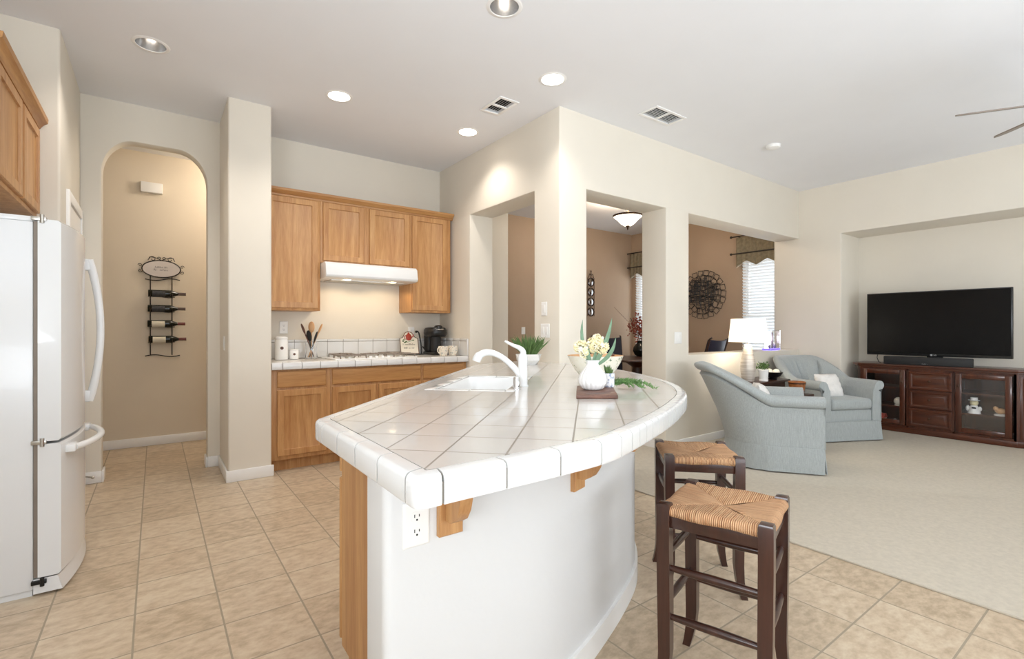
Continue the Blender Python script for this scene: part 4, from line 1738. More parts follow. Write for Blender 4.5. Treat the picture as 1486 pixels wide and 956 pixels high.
# ------------------------------------------------------------------ things on the island
# board
bd = thing('serving_board', 'small walnut serving board under the white vase', 'board', (1.55, 1.53, .9302))
dF = Vector((math.sin(math.radians(36.07 + 8)), math.cos(math.radians(36.07 + 8)), 0))
dR = Vector((.81, -.586, 0))
f0, f1 = Vector((1.369, 1.441, 0)), Vector((1.507, 1.343, 0))
g = G()
P4 = [f0, f1, f1 + dF * .34, f0 + dF * .34]
g.prism([(p.x, p.y) for p in P4], .9304, .9455, .003)
part('board', g, M['walnut'], bd)
g = G()
a_ = f0 + dF * .05 + (f1 - f0) * .25; b_ = f0 + dF * .05 + (f1 - f0) * .85
g.prism([(p.x, p.y) for p in (a_, b_, b_ + dF * .012, a_ + dF * .012)], .9456, .9462)
part('groove', g, M['darkwood'], bd)

# vase with flowers
vx, vy = 1.560, 1.538
vs = thing('flower_vase', 'white ribbed ceramic vase on the walnut board', 'vase', (vx, vy, .9456))
rib = lambda a, z: 1 + .075 * abs(math.cos(a * 8)) ** .7 * (1 if z < .115 else .4)
g = G()
g.lathe((vx, vy, .9458), [(.0001, 0), (.032, 0), (.046, .008), (.056, .028), (.058, .045), (.052, .068), (.038, .088), (.028, .102), (.026, .115), (.031, .130), (.028, .130), (.023, .114), (.0001, .10)], 64, rib)
part('body', g, M['ceramic'], vs)
fl = thing('flower_bouquet', 'cream blossoms with long green leaves standing in the white vase', 'flowers', (vx, vy, 1.06))
rr_ = random.Random(3)
g = G(); g2 = G()
RR = Vector((.8083, -.5888, 0)); FF = Vector((.5888, .8083, 0))


def vp(r, f, z):
    p = Vector((vx, vy, 0)) + RR * r + FF * f
    return Vector((p.x, p.y, z))


def blossoms(c, rad, n, sc=1.0):
    for i in range(n):
        d_ = Vector((rr_.gauss(0, 1), rr_.gauss(0, 1), rr_.gauss(0, 1))).normalized()
        p = c + d_ * rad * rr_.uniform(.55, 1)
        q = g if rr_.random() < .6 else g2
        nrm = d_
        s1 = nrm.orthogonal().normalized(); s2 = nrm.cross(s1)
        a0 = rr_.uniform(0, 6)
        for k in range(5):
            a = a0 + k * 2 * PI / 5
            pd = (s1 * math.cos(a) + s2 * math.sin(a))
            rot = pd.to_track_quat('X', 'Z').to_matrix().to_4x4()
            q.ball(p + pd * .0066 * sc + nrm * .002, .0078 * sc, (1, .8, .3), 6, rot)


blossoms(vp(-.052, -.01, 1.132), .028, 44)
blossoms(vp(.010, .01, 1.140), .036, 60)
blossoms(vp(.042, -.01, 1.130), .028, 40)
blossoms(vp(-.035, -.01, 1.105), .018, 16)
blossoms(vp(.022, .0, 1.165), .022, 24)
part('cream_petals', g, M['petal'], fl)
part('pale_petals', g2, M['petalw'], fl)
g = G()
for c in ((-.045, 1.125), (.012, 1.14), (.04, 1.13)):
    g.tube([vp(0, 0, 1.045), vp(c[0] * .3, 0, 1.08), vp(c[0], 0, c[1])], .0022, 6)
for (b_, t_, w_, be) in ((( -.010, 1.05), (-.046, 1.255), .0085, (-.018, 0)), ((.006, 1.05), (.082, 1.262), .0105, (.012, 0)), ((.010, 1.05), (.098, 1.178), .010, (.02, -.01)),
                         ((-.004, 1.05), (-.02, 1.13), .008, (-.006, 0)), ((.006, 1.05), (.03, 1.12), .010, (.004, 0)), ((.0, 1.05), (.012, 1.12), .009, (0, 0))):
    g.leafblade(vp(b_[0], -.012, b_[1]), vp(t_[0], -.02, t_[1]), w_, RR * be[0] + Vector((0, 0, be[1])), 9)
part('leaves', g, M['leafb'], fl)

# small cup with greenery
cx_, cy_ = 1.690, 1.565
cu = thing('planter_cup', 'small white patterned cup right of the ribbed vase', 'cup', (cx_, cy_, .9456))
g = G()
g.lathe((cx_, cy_, .9458), [(.0001, 0), (.024, 0), (.027, .004), (.0285, .064), (.026, .064), (.024, .05), (.0001, .05)], 28)
part('cup', g, M['cuppat'], cu)
g = G()
for i in range(60):
    a = rr_.uniform(0, 2 * PI); r_ = rr_.uniform(.005, .024)
    b_ = Vector((cx_ + .3 * r_ * math.cos(a), cy_ + .3 * r_ * math.sin(a), .998)); t_ = Vector((cx_ + r_ * math.cos(a), cy_ + r_ * math.sin(a), 1.03 + rr_.uniform(-.01, .02)))
    g.leafblade(b_, t_, .004, (0, 0, 0), 4)
part('foliage', g, M['leaf'], cu)

# patterned bowl
bx_, by_ = 2.05, 2.00
bw = thing('serving_bowl', 'large cream bowl with olive pattern behind the vase', 'bowl', (bx_, by_, .9302))
g = G()
g.lathe((bx_, by_, .9302), [(.0001, 0), (.075, 0), (.08, .006), (.115, .045), (.142, .09), (.158, .128), (.160, .131)], 48, caps=False)
part('outer_shell', g, M['pattern'], bw)
g = G()
g.lathe((bx_, by_, .9302), [(.160, .131), (.153, .131), (.137, .09), (.108, .047), (.07, .016), (.0001, .012)], 48, caps=False)
part('inner_lining', g, M['orange'], bw, label='tan inner lining')
sv = thing('salad_servers', 'brown wooden salad server resting in the patterned bowl', 'utensil', (bx_ + .05, by_, .98))
g = G()
c0 = Vector((bx_, by_, 0)) + RR * .02 - FF * .02
g.tube([Vector((c0.x, c0.y, 1.02)), Vector((c0.x, c0.y, 1.06)) + RR * .04, Vector((c0.x, c0.y, 1.066)) + RR * .085], .011, 8, flat=.6)
part('handle', g, M['walnut'], sv)
bp = Vector((bx_, by_, 0)) + RR * .055 + FF * .0
g = G()
g.ball((bp.x, bp.y, 1.03), .06, (1, 1, .75), 20)
solo('bread_roll', g, M['orange'], 'round golden roll resting in the patterned bowl', 'bread')

# fern strand trailing on the counter
g = G()
st = [vp(.165, .05, 1.0), vp(.19, .05, .955), vp(.24, .06, .946), vp(.30, .05, .942), vp(.36, .03, .94)]
stc = []
for i in range(len(st) - 1):
    for k in range(8):
        stc.append(st[i].lerp(st[i + 1], k / 8))
f0_ = Vector((1.735, 1.56, .955)); f1_ = Vector((1.86, 1.43, .938))
for s_i in range(9):
    off = Vector((rr_.uniform(-.02, .03), rr_.uniform(-.02, .03), 0))
    a_ = f0_ + off * .8; b_ = f0_.lerp(f1_, rr_.uniform(.45, .9)) + off * .8
    if s_i == 0:
        b_ = f1_
    dv_ = (b_ - a_).normalized(); sd = Vector((-dv_.y, dv_.x, 0))
    for i in range(22):
        k = i / 21
        p = a_.lerp(b_, k) + Vector((0, 0, .022 * math.sin(PI * k)))
        ln = .020 * (1 - .6 * k)
        for q in range(4):
            sg_ = rr_.uniform(-1, 1)
            tp = p + sd * sg_ * ln + dv_ * rr_.uniform(.002, .016) + Vector((0, 0, rr_.uniform(-.012, .016)))
            tp.z = max(tp.z, .934)
            g.leafblade(p, tp, .0016, (0, 0, .002), 4)
    g.tube([a_.lerp(b_, i / 8) + Vector((0, 0, .022 * math.sin(PI * i / 8))) for i in range(9)], .0009, 5)
o = solo('fern_sprig', g, M['fernm'], 'feathery green fern sprig trailing on the countertop right of the vase', 'plant')
o.location.z = max(o.location.z, .9304)

# grass plant in faceted pot
gx, gy = 2.42, 3.10
gp = thing('potted_grass', 'bushy green grass plant in a white faceted pot at the wall', 'plant', (gx, gy, .9302))
g = G()
rings = []
for k, (z_, r_, tw) in enumerate(((0, .070, 0), (.035, .094, .35), (.084, .106, 0))):
    rings.append([(gx + r_ * math.cos(a + tw), gy + r_ * math.sin(a + tw), .9302 + z_) for a in [2 * PI * i / 9 for i in range(9)]])
rings.append([(gx + .098 * math.cos(a), gy + .098 * math.sin(a), .9302 + .082) for a in [2 * PI * i / 9 for i in range(9)]])
rings.append([(gx + .095 * math.cos(a), gy + .095 * math.sin(a), .9302 + .07) for a in [2 * PI * i / 9 for i in range(9)]])
g.loft(rings)
part('pot', g, M['ceramic'], gp, smooth=15)
g = G()
for i in range(150):
    a = rr_.uniform(0, 2 * PI); r_ = rr_.uniform(0, 1) ** .6
    b_ = Vector((gx + .06 * r_ * math.cos(a), gy + .06 * r_ * math.sin(a), 1.0))
    hh = rr_.uniform(.10, .20) * (1 - .25 * r_)
    ou_ = (.16 * r_ + .015) * rr_.uniform(.6, 1.15)
    t_ = Vector((gx + ou_ * math.cos(a) + rr_.uniform(-.02, .02), gy + ou_ * math.sin(a) + rr_.uniform(-.02, .02), 1.0 + hh))
    t_.x = min(t_.x, 2.66)
    g.leafblade(b_, t_, rr_.uniform(.0035, .006), (0, 0, .008), 6)
part('grass', g, M['leaf'], gp)


# ------------------------------------------------------------------ stools
def stool(cx_, cy_, ang, label):
    t = thing('bar_stool', label, 'stool', (cx_, cy_, 0), ang, 'bar stools at the island')
    hp = .152
    for sx in (-1, 1):
        for sy in (-1, 1):
            g = G()
            rings = []
            for z_, w_, off in ((0, .0135, .020), (.03, .0145, .012), (.08, .017, .002), (.15, .0195, -.003), (.30, .0205, -.002), (.50, .021, 0), (.628, .021, 0), (.636, .018, 0), (.638, .012, 0)):
                x0 = sx * (hp + off * 1.0); y0 = sy * (hp + off * .3)
                rings.append([(x0 - w_, y0 - w_, z_), (x0 + w_, y0 - w_, z_), (x0 + w_, y0 + w_, z_), (x0 - w_, y0 + w_, z_)])
            g.loft(rings)
            part('leg', g, M['mahog'], t, world=False)
    for sy in (-1, 1):
        g = G(); g.box(-hp, hp, sy * hp - .011, sy * hp + .011, .560, .603, .002)
        part('apron', g, M['mahog'], t, world=False)
        g = G(); g.box(sy * hp - .011, sy * hp + .011, -hp, hp, .560, .603, .002)
        part('apron', g, M['mahog'], t, world=False)
    for zz, zs in ((.425, .46), (.265, .30)):
        for sy in (-1, 1):
            g = G(); g.tube([(-hp, sy * hp, zz), (-hp * .5, sy * hp, zz), (0, sy * hp, zz), (hp * .5, sy * hp, zz), (hp, sy * hp, zz)], [.009, .012, .0135, .012, .009], 12)
            part('rung', g, M['mahog'], t, world=False)
            g = G(); g.tube([(sy * hp, -hp, zs), (sy * hp, -hp * .5, zs), (sy * hp, 0, zs), (sy * hp, hp * .5, zs), (sy * hp, hp, zs)], [.009, .012, .0135, .012, .009], 12)
            part('rung', g, M['mahog'], t, world=False)
    # woven rush seat: four triangles of cords wrapped over the rails
    g = G()
    w = .166
    for q in range(4):
        rings = []
        ns = 40
        for i in range(ns + 1):
            s_ = -1 + 2 * i / ns
            lim = .128 / w if True else 1
            ring = []
            xx = s_ * w
            cord = .0018 * math.sin(s_ * 120)
            edge_x = max(-.130, min(.130, xx))
            # rolled rail, seen outside; corner posts leave room
            for k in range(6):
                a = -PI / 2 - PI * .18 + (PI * .68) * k / 5
                ring.append((edge_x, -w - .004 + .0 + .014 * math.cos(a + PI) * 1.0, .612 + (.016 + cord) * math.sin(a + PI * .5 + .9) if False else .612 + (.016 + cord) * math.sin(-PI * .45 + (PI * .95) * k / 5)))
            ring = []
            for k in range(6):
                a = -PI * .40 + (PI * .90) * k / 5
                ring.append((edge_x, -w + .012 - (.020 + cord) * math.cos(a), .612 + (.018 + cord) * math.sin(a)))
            for k in range(1, 9):
                f_ = k / 8
                y_ = (-w + .012) * (1 - f_) + (-abs(xx)) * f_ if abs(xx) < w - .012 else -w + .012
                xr = edge_x * (1 - f_) + xx * f_ if abs(xx) > .130 else xx
                dip = .012 * (1 - max(abs(xx), abs(y_)) / w)
                groove = .004 * (1 if k == 8 else 0)
                ring.append((xr, y_, .630 + cord * .8 - dip - groove))
            rings.append(ring)
        g.mi = q % 2
        tb = G(); tb.mi = q % 2
        tb.loft(rings, closed=False, caps=False)
        tb.bm.transform(Matrix.Rotation(q * PI / 2, 4, 'Z'))
        me = bpy.data.meshes.new('t'); tb.bm.to_mesh(me); tb.bm.free(); g.bm.from_mesh(me); bpy.data.meshes.remove(me)
    g.mi = 0
    g.box(-.14, .14, -.14, .14, .598, .612)
    part('rush_seat', g, [M['rushx'], M['rushy']], t, world=False, smooth=60)


stool(1.558, .917, math.radians(-72.3), 'mahogany bar stool with woven rush seat, nearest the camera')
stool(2.127, 1.398, math.radians(-44.5), 'mahogany bar stool with woven rush seat, farther one by the armchair')


# ------------------------------------------------------------------ armchairs
def armchair(cx_, cy_, fdir, label, lean=.26, hw=.36, arm_h=.645, back_h=.885):
    """local +x = facing"""
    t = thing('armchair', label, 'armchair', (cx_, cy_, .012), math.atan2(fdir[1], fdir[0]), 'grey barrel armchairs')
    fx_, bx_ = .37, -.34

    # U path: from front right (-y) round the back to front left (+y)
    def path(s_):
        # s 0..1
        Ls = fx_ - 0.0
        arc = PI * hw
        tot = 2 * Ls + arc
        d_ = s_ * tot
        if d_ < Ls:
            return Vector((fx_ - d_, -hw)), Vector((0, -1))
        if d_ < Ls + arc:
            a = (d_ - Ls) / hw
            nrm = Vector((-math.sin(a), -math.cos(a)))
            k = 1.0
            return Vector((nrm.x * abs(bx_), nrm.y * hw)), nrm
        d_ -= Ls + arc
        return Vector((d_, hw)), Vector((0, 1))

    def sm(x):
        x = max(0, min(1, x)); return x * x * (3 - 2 * x)

    n = 72
    rings = []
    for i in range(n + 1):
        s_ = i / n
        p, nr = path(s_)
        bk = sm((.5 - abs(s_ - .5) - .20) / .19)        # 0 on arms, 1 at the back
        H = arm_h + (back_h - arm_h) * bk
        ln = .015 + lean * bk ** 1.2
        if True:
            # leaning direction: blend towards straight back
            dirn = (nr * .55 + Vector((-1, 0)) * .75 * bk)
            if dirn.length < .01: dirn = nr.copy()
            dirn.normalize()
        th = .10
        chan = 0
        for c in (.36, .44, .50, .56, .64):
            chan = max(chan, math.exp(-((s_ - c) / .0045) ** 2))
        roll = .052 * (1 - bk) + .034 * bk

        def P(off, z_, extra=0):
            k = max(0, (z_ - .21) / (H - .21))
            q = p + nr * (off) + dirn * (ln * k ** 1.3)
            return (q.x, q.y, z_)
        ring = [P(0, .20), P(.002, .34), P(.0, .48), P(0, H - .13), P(.004, H - .10)]
        # outward scroll
        cz = H - roll
        for k in range(9):
            a = -PI * .55 + (PI * 1.2) * k / 8
            ring.append(P(-.025 + (roll + .006) * math.cos(a), cz + roll * math.sin(a)))
        ring += [P(-.075 - .012 * bk, H - .03 - .01 * bk), P(-.098 - .02 * bk + chan * .045 * bk, H - .10), P(-.105 - .045 * bk + chan * .045 * bk, .55), P(-.105 - .05 * bk, .44), P(-.105, .30), P(-.10, .20)]
        rings.append(ring)
    g = G()
    g.loft(rings)
    part('shell', g, M['fabric'], t, world=False, smooth=50)
    # base deck + front rail
    g = G()
    up = []
    for i in range(25):
        s_ = i / 24
        p, nr = path(s_)
        q = p - nr * .03
        up.append((q.x, q.y))
    up[0] = (fx_ - .015, up[0][1]); up[-1] = (fx_ - .015, up[-1][1])
    g.prism(up, .08, .335, .012, 2)
    part('seat_deck', g, M['fabric'], t, world=False)
    # cushion
    g = G()
    g.box(-.22, .385, -.255, .255, .335, .455, .04, 4)
    part('seat_cushion', g, M['fabric'], t, world=False)
    # skirt with kick pleats: outer ring following the base, open at the corners
    for (a0, a1, front) in ((0, 1, False), (0, 0, True)):
        g = G()
        rings = []
        if not front:
            for i in range(61):
                s_ = i / 60
                p, nr = path(s_)
                gapf = 0
                for c in (.255, .745):
                    gapf = max(gapf, math.exp(-((s_ - c) / .006) ** 2))
                o1 = .006 - gapf * .02; o2 = .022 - gapf * .03
                a_ = p + nr * o1; b_ = p + nr * o2
                c_ = p + nr * (o2 - .006); d_ = p + nr * (o1 - .008)
                rings.append([(a_.x, a_.y, .215), (b_.x, b_.y, .012), (c_.x, c_.y, .012), (d_.x, d_.y, .215)])
        else:
            for i in range(21):
                y_ = -hw + 2 * hw * i / 20
                e = .006 if 0 < i < 20 else 0
                rings.append([(fx_ + .004, y_, .215), (fx_ + .02, y_ * 1.03, .012), (fx_ + .014, y_ * 1.03, .012), (fx_ - .006, y_, .215)])
        g.loft(rings)
        part('skirt', g, M['fabric'], t, world=False, smooth=60)
    g = G()
    for sy in (-1, 1):
        g.tube([(fx_ + .006, sy * hw, .216), (fx_ + .004, sy * hw, .34), (fx_ + .003, sy * (hw + .0), arm_h - .13)], .004, 6)
    g.tube([(fx_ + .006, -hw, .217), (fx_ + .006, hw, .217)], .004, 6)
    part('piping', g, M['fabric'], t, world=False)
    g = G()
    g.cyl((0, 0, 0), (0, 0, .09), .22, n=28)
    part('swivel_base', g, M['blackmatte'], t, world=False)
    return t


armchair(4.50, 2.245, (.59, -.81), 'grey upholstered barrel armchair seen from behind, nearer one by the bar stool')
armchair(6.19, 2.43, (-.434, -.90), 'grey upholstered barrel armchair facing the camera beside the media console', lean=.20, back_h=.88)


def cushion(cx_, cy_, cz_, yaw, pitch, label, s_=.36):
    g = G()
    n = 14
    tb = bmesh.new()
    for sd in (1, -1):
        vs_ = [[None] * (n + 1) for _ in range(n + 1)]
        for i in range(n + 1):
            for j in range(n + 1):
                a, b_ = -1 + 2 * i / n, -1 + 2 * j / n
                pin = 1 - .08 * (a * a + b_ * b_) / 2 + .05 * abs(a * b_)
                h_ = sd * .065 * max(0, (1 - a ** 4) * (1 - b_ ** 4)) ** .6
                vs_[i][j] = tb.verts.new((a * s_ / 2 * pin, b_ * s_ / 2 * pin, h_ + .004 * math.sin(i * 2.1 + j)))
        for i in range(n):
            for j in range(n):
                tb.faces.new((vs_[i][j], vs_[i + 1][j], vs_[i + 1][j + 1], vs_[i][j + 1]))
    bmesh.ops.remove_doubles(tb, verts=tb.verts[:], dist=.004)
    bmesh.ops.recalc_face_normals(tb, faces=tb.faces[:])
    tb.transform(Matrix.Translation((cx_, cy_, cz_)) @ Matrix.Rotation(yaw, 4, 'Z') @ Matrix.Rotation(pitch, 4, 'Y'))
    g.merge(tb)
    solo('throw_pillow', g, M['pillow'], label, 'pillow', 'white throw pillows', 60)


f2 = Vector((-.434, -.90, 0)); s2 = Vector((.90, -.434, 0))
cc = Vector((6.19, 2.44, 0)) + f2 * .10 + s2 * -.02
cushion(cc.x, cc.y, .575, math.atan2(f2.y, f2.x), math.radians(66), 'white throw pillow on the armchair facing the camera', .29)
f1v = Vector((.59, -.81, 0))
cc = Vector((4.50, 2.245, 0)) - f1v * .03
cushion(cc.x, cc.y, .585, math.atan2(f1v.y, f1v.x), math.radians(66), 'white throw pillow on the armchair seen from behind', .29)

# ------------------------------------------------------------------ step end table and what stands on it
tb_ = thing('end_table', 'dark wooden step end table between the two armchairs', 'table', (5.44, 2.62, .012))
g = G(); g.box(5.08, 5.82, 2.63, 2.99, .625, .65, .006)
part('upper_top', g, M['darkwood'], tb_)
g = G(); g.box(5.22, 5.62, 2.30, 2.64, .505, .53, .006)
part('lower_top', g, M['darkwood'], tb_)
g = G(); g.box(5.12, 5.78, 2.67, 2.96, .54, .625, .003).box(5.25, 5.59, 2.34, 2.67, .42, .505, .003)
part('apron', g, M['darkwood'], tb_)
for (x_, y_, h_) in ((5.12, 2.95, .54), (5.77, 2.95, .54), (5.12, 2.68, .54), (5.77, 2.68, .54), (5.27, 2.35, .42), (5.57, 2.35, .42)):
    g = G(); g.tube([(x_, y_, .012), (x_, y_, .2), (x_, y_, h_ + .02)], [.013, .018, .022], 10)
    part('leg', g, M['darkwood'], tb_)

lx, ly, lz = 5.22, 2.80, .6502
lm = thing('table_lamp', 'lit table lamp with silver ribbed base and white drum shade', 'lamp', (lx, ly, lz))
g = G()
g.lathe((lx, ly, lz), [(.0001, 0), (.060, 0), (.062, .012), (.068, .05), (.078, .13), (.074, .21), (.058, .29), (.042, .355), (.034, .39), (.028, .40), (.0001, .401)], 36, lambda a, z: 1)
part('base', g, M['lampbase'], lm)
g = G()
g.cyl((lx, ly, lz + .395), (lx, ly, lz + .45), .010)
part('socket', g, M['chrome'], lm)
g = G()
zb, zt_ = lz + .425, lz + .675
g.lathe((lx, ly, 0), [(.198, zb), (.172, zt_), (.170, zt_), (.196, zb)], 48, caps=False)
part('shade', g, M['shade'], lm)
g = G(); g.ball((lx, ly, lz + .50), .032, (1, 1, 1.2))
part('bulb', g, M['bulb'], lm)
d = bpy.data.lights.new('lamp_glow', 'POINT'); d.energy, d.color, d.shadow_soft_size = 6, (1, .90, .76), .05
o = bpy.data.objects.new('lamp_glow', d); o.location = (0, 0, .62); o.parent = lm; COL.objects.link(o)

px_, py_ = 5.355, 2.70
pp_ = thing('potted_plant', 'small leafy plant in a white pot on the end table', 'plant', (px_, py_, .6502))
g = G()
g.lathe((px_, py_, .6502), [(.0001, 0), (.045, 0), (.047, .015), (.043, .02), (.05, .10), (.058, .12), (.055, .125), (.05, .11), (.0001, .10)], 28)
part('pot', g, M['ceramic'], pp_)
g = G()
for i in range(150):
    d_ = Vector((rr_.gauss(0, 1), rr_.gauss(0, 1), abs(rr_.gauss(0, 1)) + .2)).normalized()
    p = Vector((px_, py_, .775)) + d_ * rr_.uniform(.03, .085)
    g.leafblade(p, p + Vector((rr_.uniform(-.02, .02), rr_.uniform(-.02, .02), rr_.uniform(-.005, .02))), .007, (0, 0, .003), 4)
for i in range(14):
    a = i * 2.4
    g.tube([(px_, py_, .75), (px_ + .03 * math.cos(a), py_ + .03 * math.sin(a), .80)], .0015, 4)
part('foliage', g, M['leaf'], pp_)

ox_, oy_ = 5.60, 2.72
g = G()
g.lathe((ox_, oy_, .6502), [(.0001, 0), (.04, 0), (.045, .012), (.035, .018), (.08, .045), (.105, .085), (.102, .086), (.075, .05), (.03, .025), (.0001, .022)], 36)
solo('decor_bowl', g, M['black'], 'shallow black footed bowl of white balls on the end table', 'bowl')
for i, (dx, dy, lab) in enumerate(((-.045, .012, 'white decorative ball on the left in the black bowl'), (.038, -.02, 'white decorative ball on the right in the black bowl'), (.02, .045, 'white decorative ball at the back in the black bowl'))):
    g = G(); g.ball((ox_ + dx, oy_ + dy, .6502 + .080), .038, n=16)
    solo('decor_ball', g, M['cream'], lab, 'ball', 'decorative balls')
g = G()
g.lathe((5.50, 2.42, .5302), [(.0001, 0), (.062, 0), (.066, .004), (.082, .125), (.082, .13), (.074, .13), (.060, .012), (.0001, .012)], 36)
bk = solo('wooden_bucket', g, M['bucketwood'], 'small orange-brown wooden bucket between the armchairs', 'bucket')
g = G()
for z_, r_ in ((.03, .0685), (.112, .081)):
    g.lathe((5.50, 2.42, .5302), [(r_ - .001, z_ - .006), (r_ + .002, z_ - .005), (r_ + .003, z_ + .005), (r_ - .001, z_ + .006)], 36, caps=False)
part('hoops', g, M['darkwood'], bk)

# lit photo cube on the ledge
qc = thing('light_cube', 'glowing violet acrylic photo cube on the ledge behind the lamp', 'light cube', (6.43, 3.15, .945))
g = G()
cx0, cx1, cy0, cy1, cz0, cz1 = 6.31, 6.55, 3.09, 3.20, .949, 1.20
for xx in (cx0, cx1 - .006):
    g.box(xx, xx + .006, cy0, cy1, cz0, cz1)
g.box(cx0, cx1, cy0, cy0 + .006, cz0, cz1).box(cx0, cx1, cy0, cy1, cz1 - .006, cz1)
part('case', g, M['pane'], qc)
g = G(); g.box(cx0, cx1, cy0, cy1, .9455, .965, .003)
part('lit_base', g, M['cubeglow'], qc)
g = G(); g.box(cx0 + .02, cx0 + .17, cy1 - .03, cy1 - .02, .966, 1.185)
part('lit_panel', g, M['cubewhite'], qc)
g = G(); g.box(cx0 + .16, cx0 + .21, cy1 - .04, cy1 - .03, .966, 1.17).ball((cx0 + .185, cy0 + .04, 1.0), .03, (.6, .6, 1.1)).ball((cx0 + .07, cy0 + .04, .99), .025)
part('figures', g, M['ink'], qc)
g = G()
fpts = [(cx0, cy0, cz0), (cx1, cy0, cz0), (cx1, cy0, cz1), (cx0, cy0, cz1)]
g.tube(fpts, .004, 6, loop=True)
part('frame', g, M['chrome'], qc)
d = bpy.data.lights.new('cube_glow', 'POINT'); d.energy, d.color, d.shadow_soft_size = 1.2, (.85, .8, 1), .03
o = bpy.data.objects.new('cube_glow', d); o.location = (.03, 0, .15); o.parent = qc; COL.objects.link(o)

# ------------------------------------------------------------------ media console, TV, sound bar
mc = thing('media_console', 'dark cherry media console with glass doors and three drawers', 'console', (7.25, 1.6, .012))
fxx = 7.045
top = [(7.50, 2.47), (7.14, 2.47), (7.02, 2.38), (7.02, .98), (7.17, .76), (7.50, .74)]
g = G()
g.prism(top, .772, .800, .006).prism([(7.50, 2.455), (7.15, 2.455), (7.033, 2.37), (7.033, .99), (7.175, .775), (7.50, .755)], .755, .772, .003)
part('top', g, M['cherryh'], mc)
g = G()
g.prism([(7.50, 2.45), (7.15, 2.45), (7.03, 2.365), (7.03, .99), (7.17, .775), (7.50, .76)], .012, .075, .006)
part('plinth', g, M['cherryh'], mc)
g = G()
B1, B2 = 1.905, 1.485         # partitions
g.box(7.46, 7.48, .80, 2.43, .075, .755)                       # back
g.box(fxx, 7.46, 1.88, 1.90, .075, .755).box(fxx, 7.46, 1.475, 1.495, .075, .755)
g.box(fxx, 7.46, 2.34, 2.36, .075, .755).box(fxx, 7.46, 1.0, 1.02, .075, .755)
g.box(fxx, 7.46, 1.02, 2.34, .075, .095).box(fxx, 7.46, 1.02, 2.34, .735, .755)
g.prism([(7.48, 2.43), (7.16, 2.43), (7.05, 2.36), (7.05, 2.34), (7.48, 2.34)], .075, .755)
g.prism([(7.48, .775), (7.18, .79), (7.045, 1.0), (7.045, 1.02), (7.48, 1.02)], .075, .755)
g.box(fxx, fxx + .02, 1.495, 1.88, .095, .735)
part('carcass', g, M['cherry'], mc)
g = G()
for z_ in (.52, .30):
    g.box(fxx + .03, 7.46, 1.90, 2.34, z_ - .008, z_ + .008).box(fxx + .03, 7.46, 1.02, 1.475, z_ - .008, z_ + .008)
part('shelves', g, M['cherryh'], mc)
# chamfered corner panel
c0 = Vector((7.045, 1.0, .10)); c1 = Vector((7.18, .79, .10)); U_ = (c1 - c0).normalized(); N_ = Vector((-abs(U_.y), -abs(U_.x), 0)).normalized()
N_ = Vector((U_.y, -U_.x, 0))
if N_.dot(Vector((-1, -1, 0))) < 0: N_ = -N_
g = G(); g.nest(c0 + U_ * .025, U_, (0, 0, 1), N_, .20, .63, [(0, 0), (0, .004), (.008, .008), (.02, .008), (.028, .003), (.034, .003), (.045, .007)])
part('corner_panel', g, M['cherry'], mc)


def glass_door(y0, y1, ky, lab):
    g = G()
    z0_, z1_ = .10, .735
    w_ = .052
    X = fxx
    for (a0, a1, b0, b1) in ((y0, y0 + w_, z0_, z1_), (y1 - w_, y1, z0_, z1_), (y0 + w_, y1 - w_, z0_, z0_ + w_), (y0 + w_, y1 - w_, z1_ - w_, z1_)):
        g.box(X - .018, X - .001, a0, a1, b0, b1, .004)
    o = part('door', g, M['cherry'], mc)
    g = G(); g.box(X - .010, X - .007, y0 + w_, y1 - w_, z0_ + w_, z1_ - w_)
    part('glass_pane', g, M['pane'], o)
    g = G(); g.lathe((0, 0, 0), [(.004, 0), (.004, .01), (.010, .014), (.010, .022), (.0001, .026)], 14)
    g.bm.transform(Matrix.Translation((X - .018, ky, .60)) @ Matrix.Rotation(-PI / 2, 4, 'Y'))
    part('knob', g, M['bronze'], o)


glass_door(1.910, 2.338, 1.935, '')
glass_door(1.030, 1.468, 1.443, '')
for z0_, z1_ in ((.525, .728), (.315, .515), (.105, .305)):
    g = G(); g.nest((fxx, 1.876, z0_), (0, -1, 0), (0, 0, 1), (-1, 0, 0), .376, z1_ - z0_, [(0, 0), (0, .012), (.006, .018), (.022, .018), (.032, .010), (.042, .010), (.058, .016), (.07, .017)])
    o = part('drawer', g, M['cherryh'], mc)
    g = G(); g.lathe((0, 0, 0), [(.004, 0), (.004, .01), (.012, .014), (.012, .022), (.0001, .027)], 14)
    g.bm.transform(Matrix.Translation((fxx - .017, 1.688, (z0_ + z1_) / 2)) @ Matrix.Rotation(-PI / 2, 4, 'Y'))
    part('knob', g, M['bronze'], o)


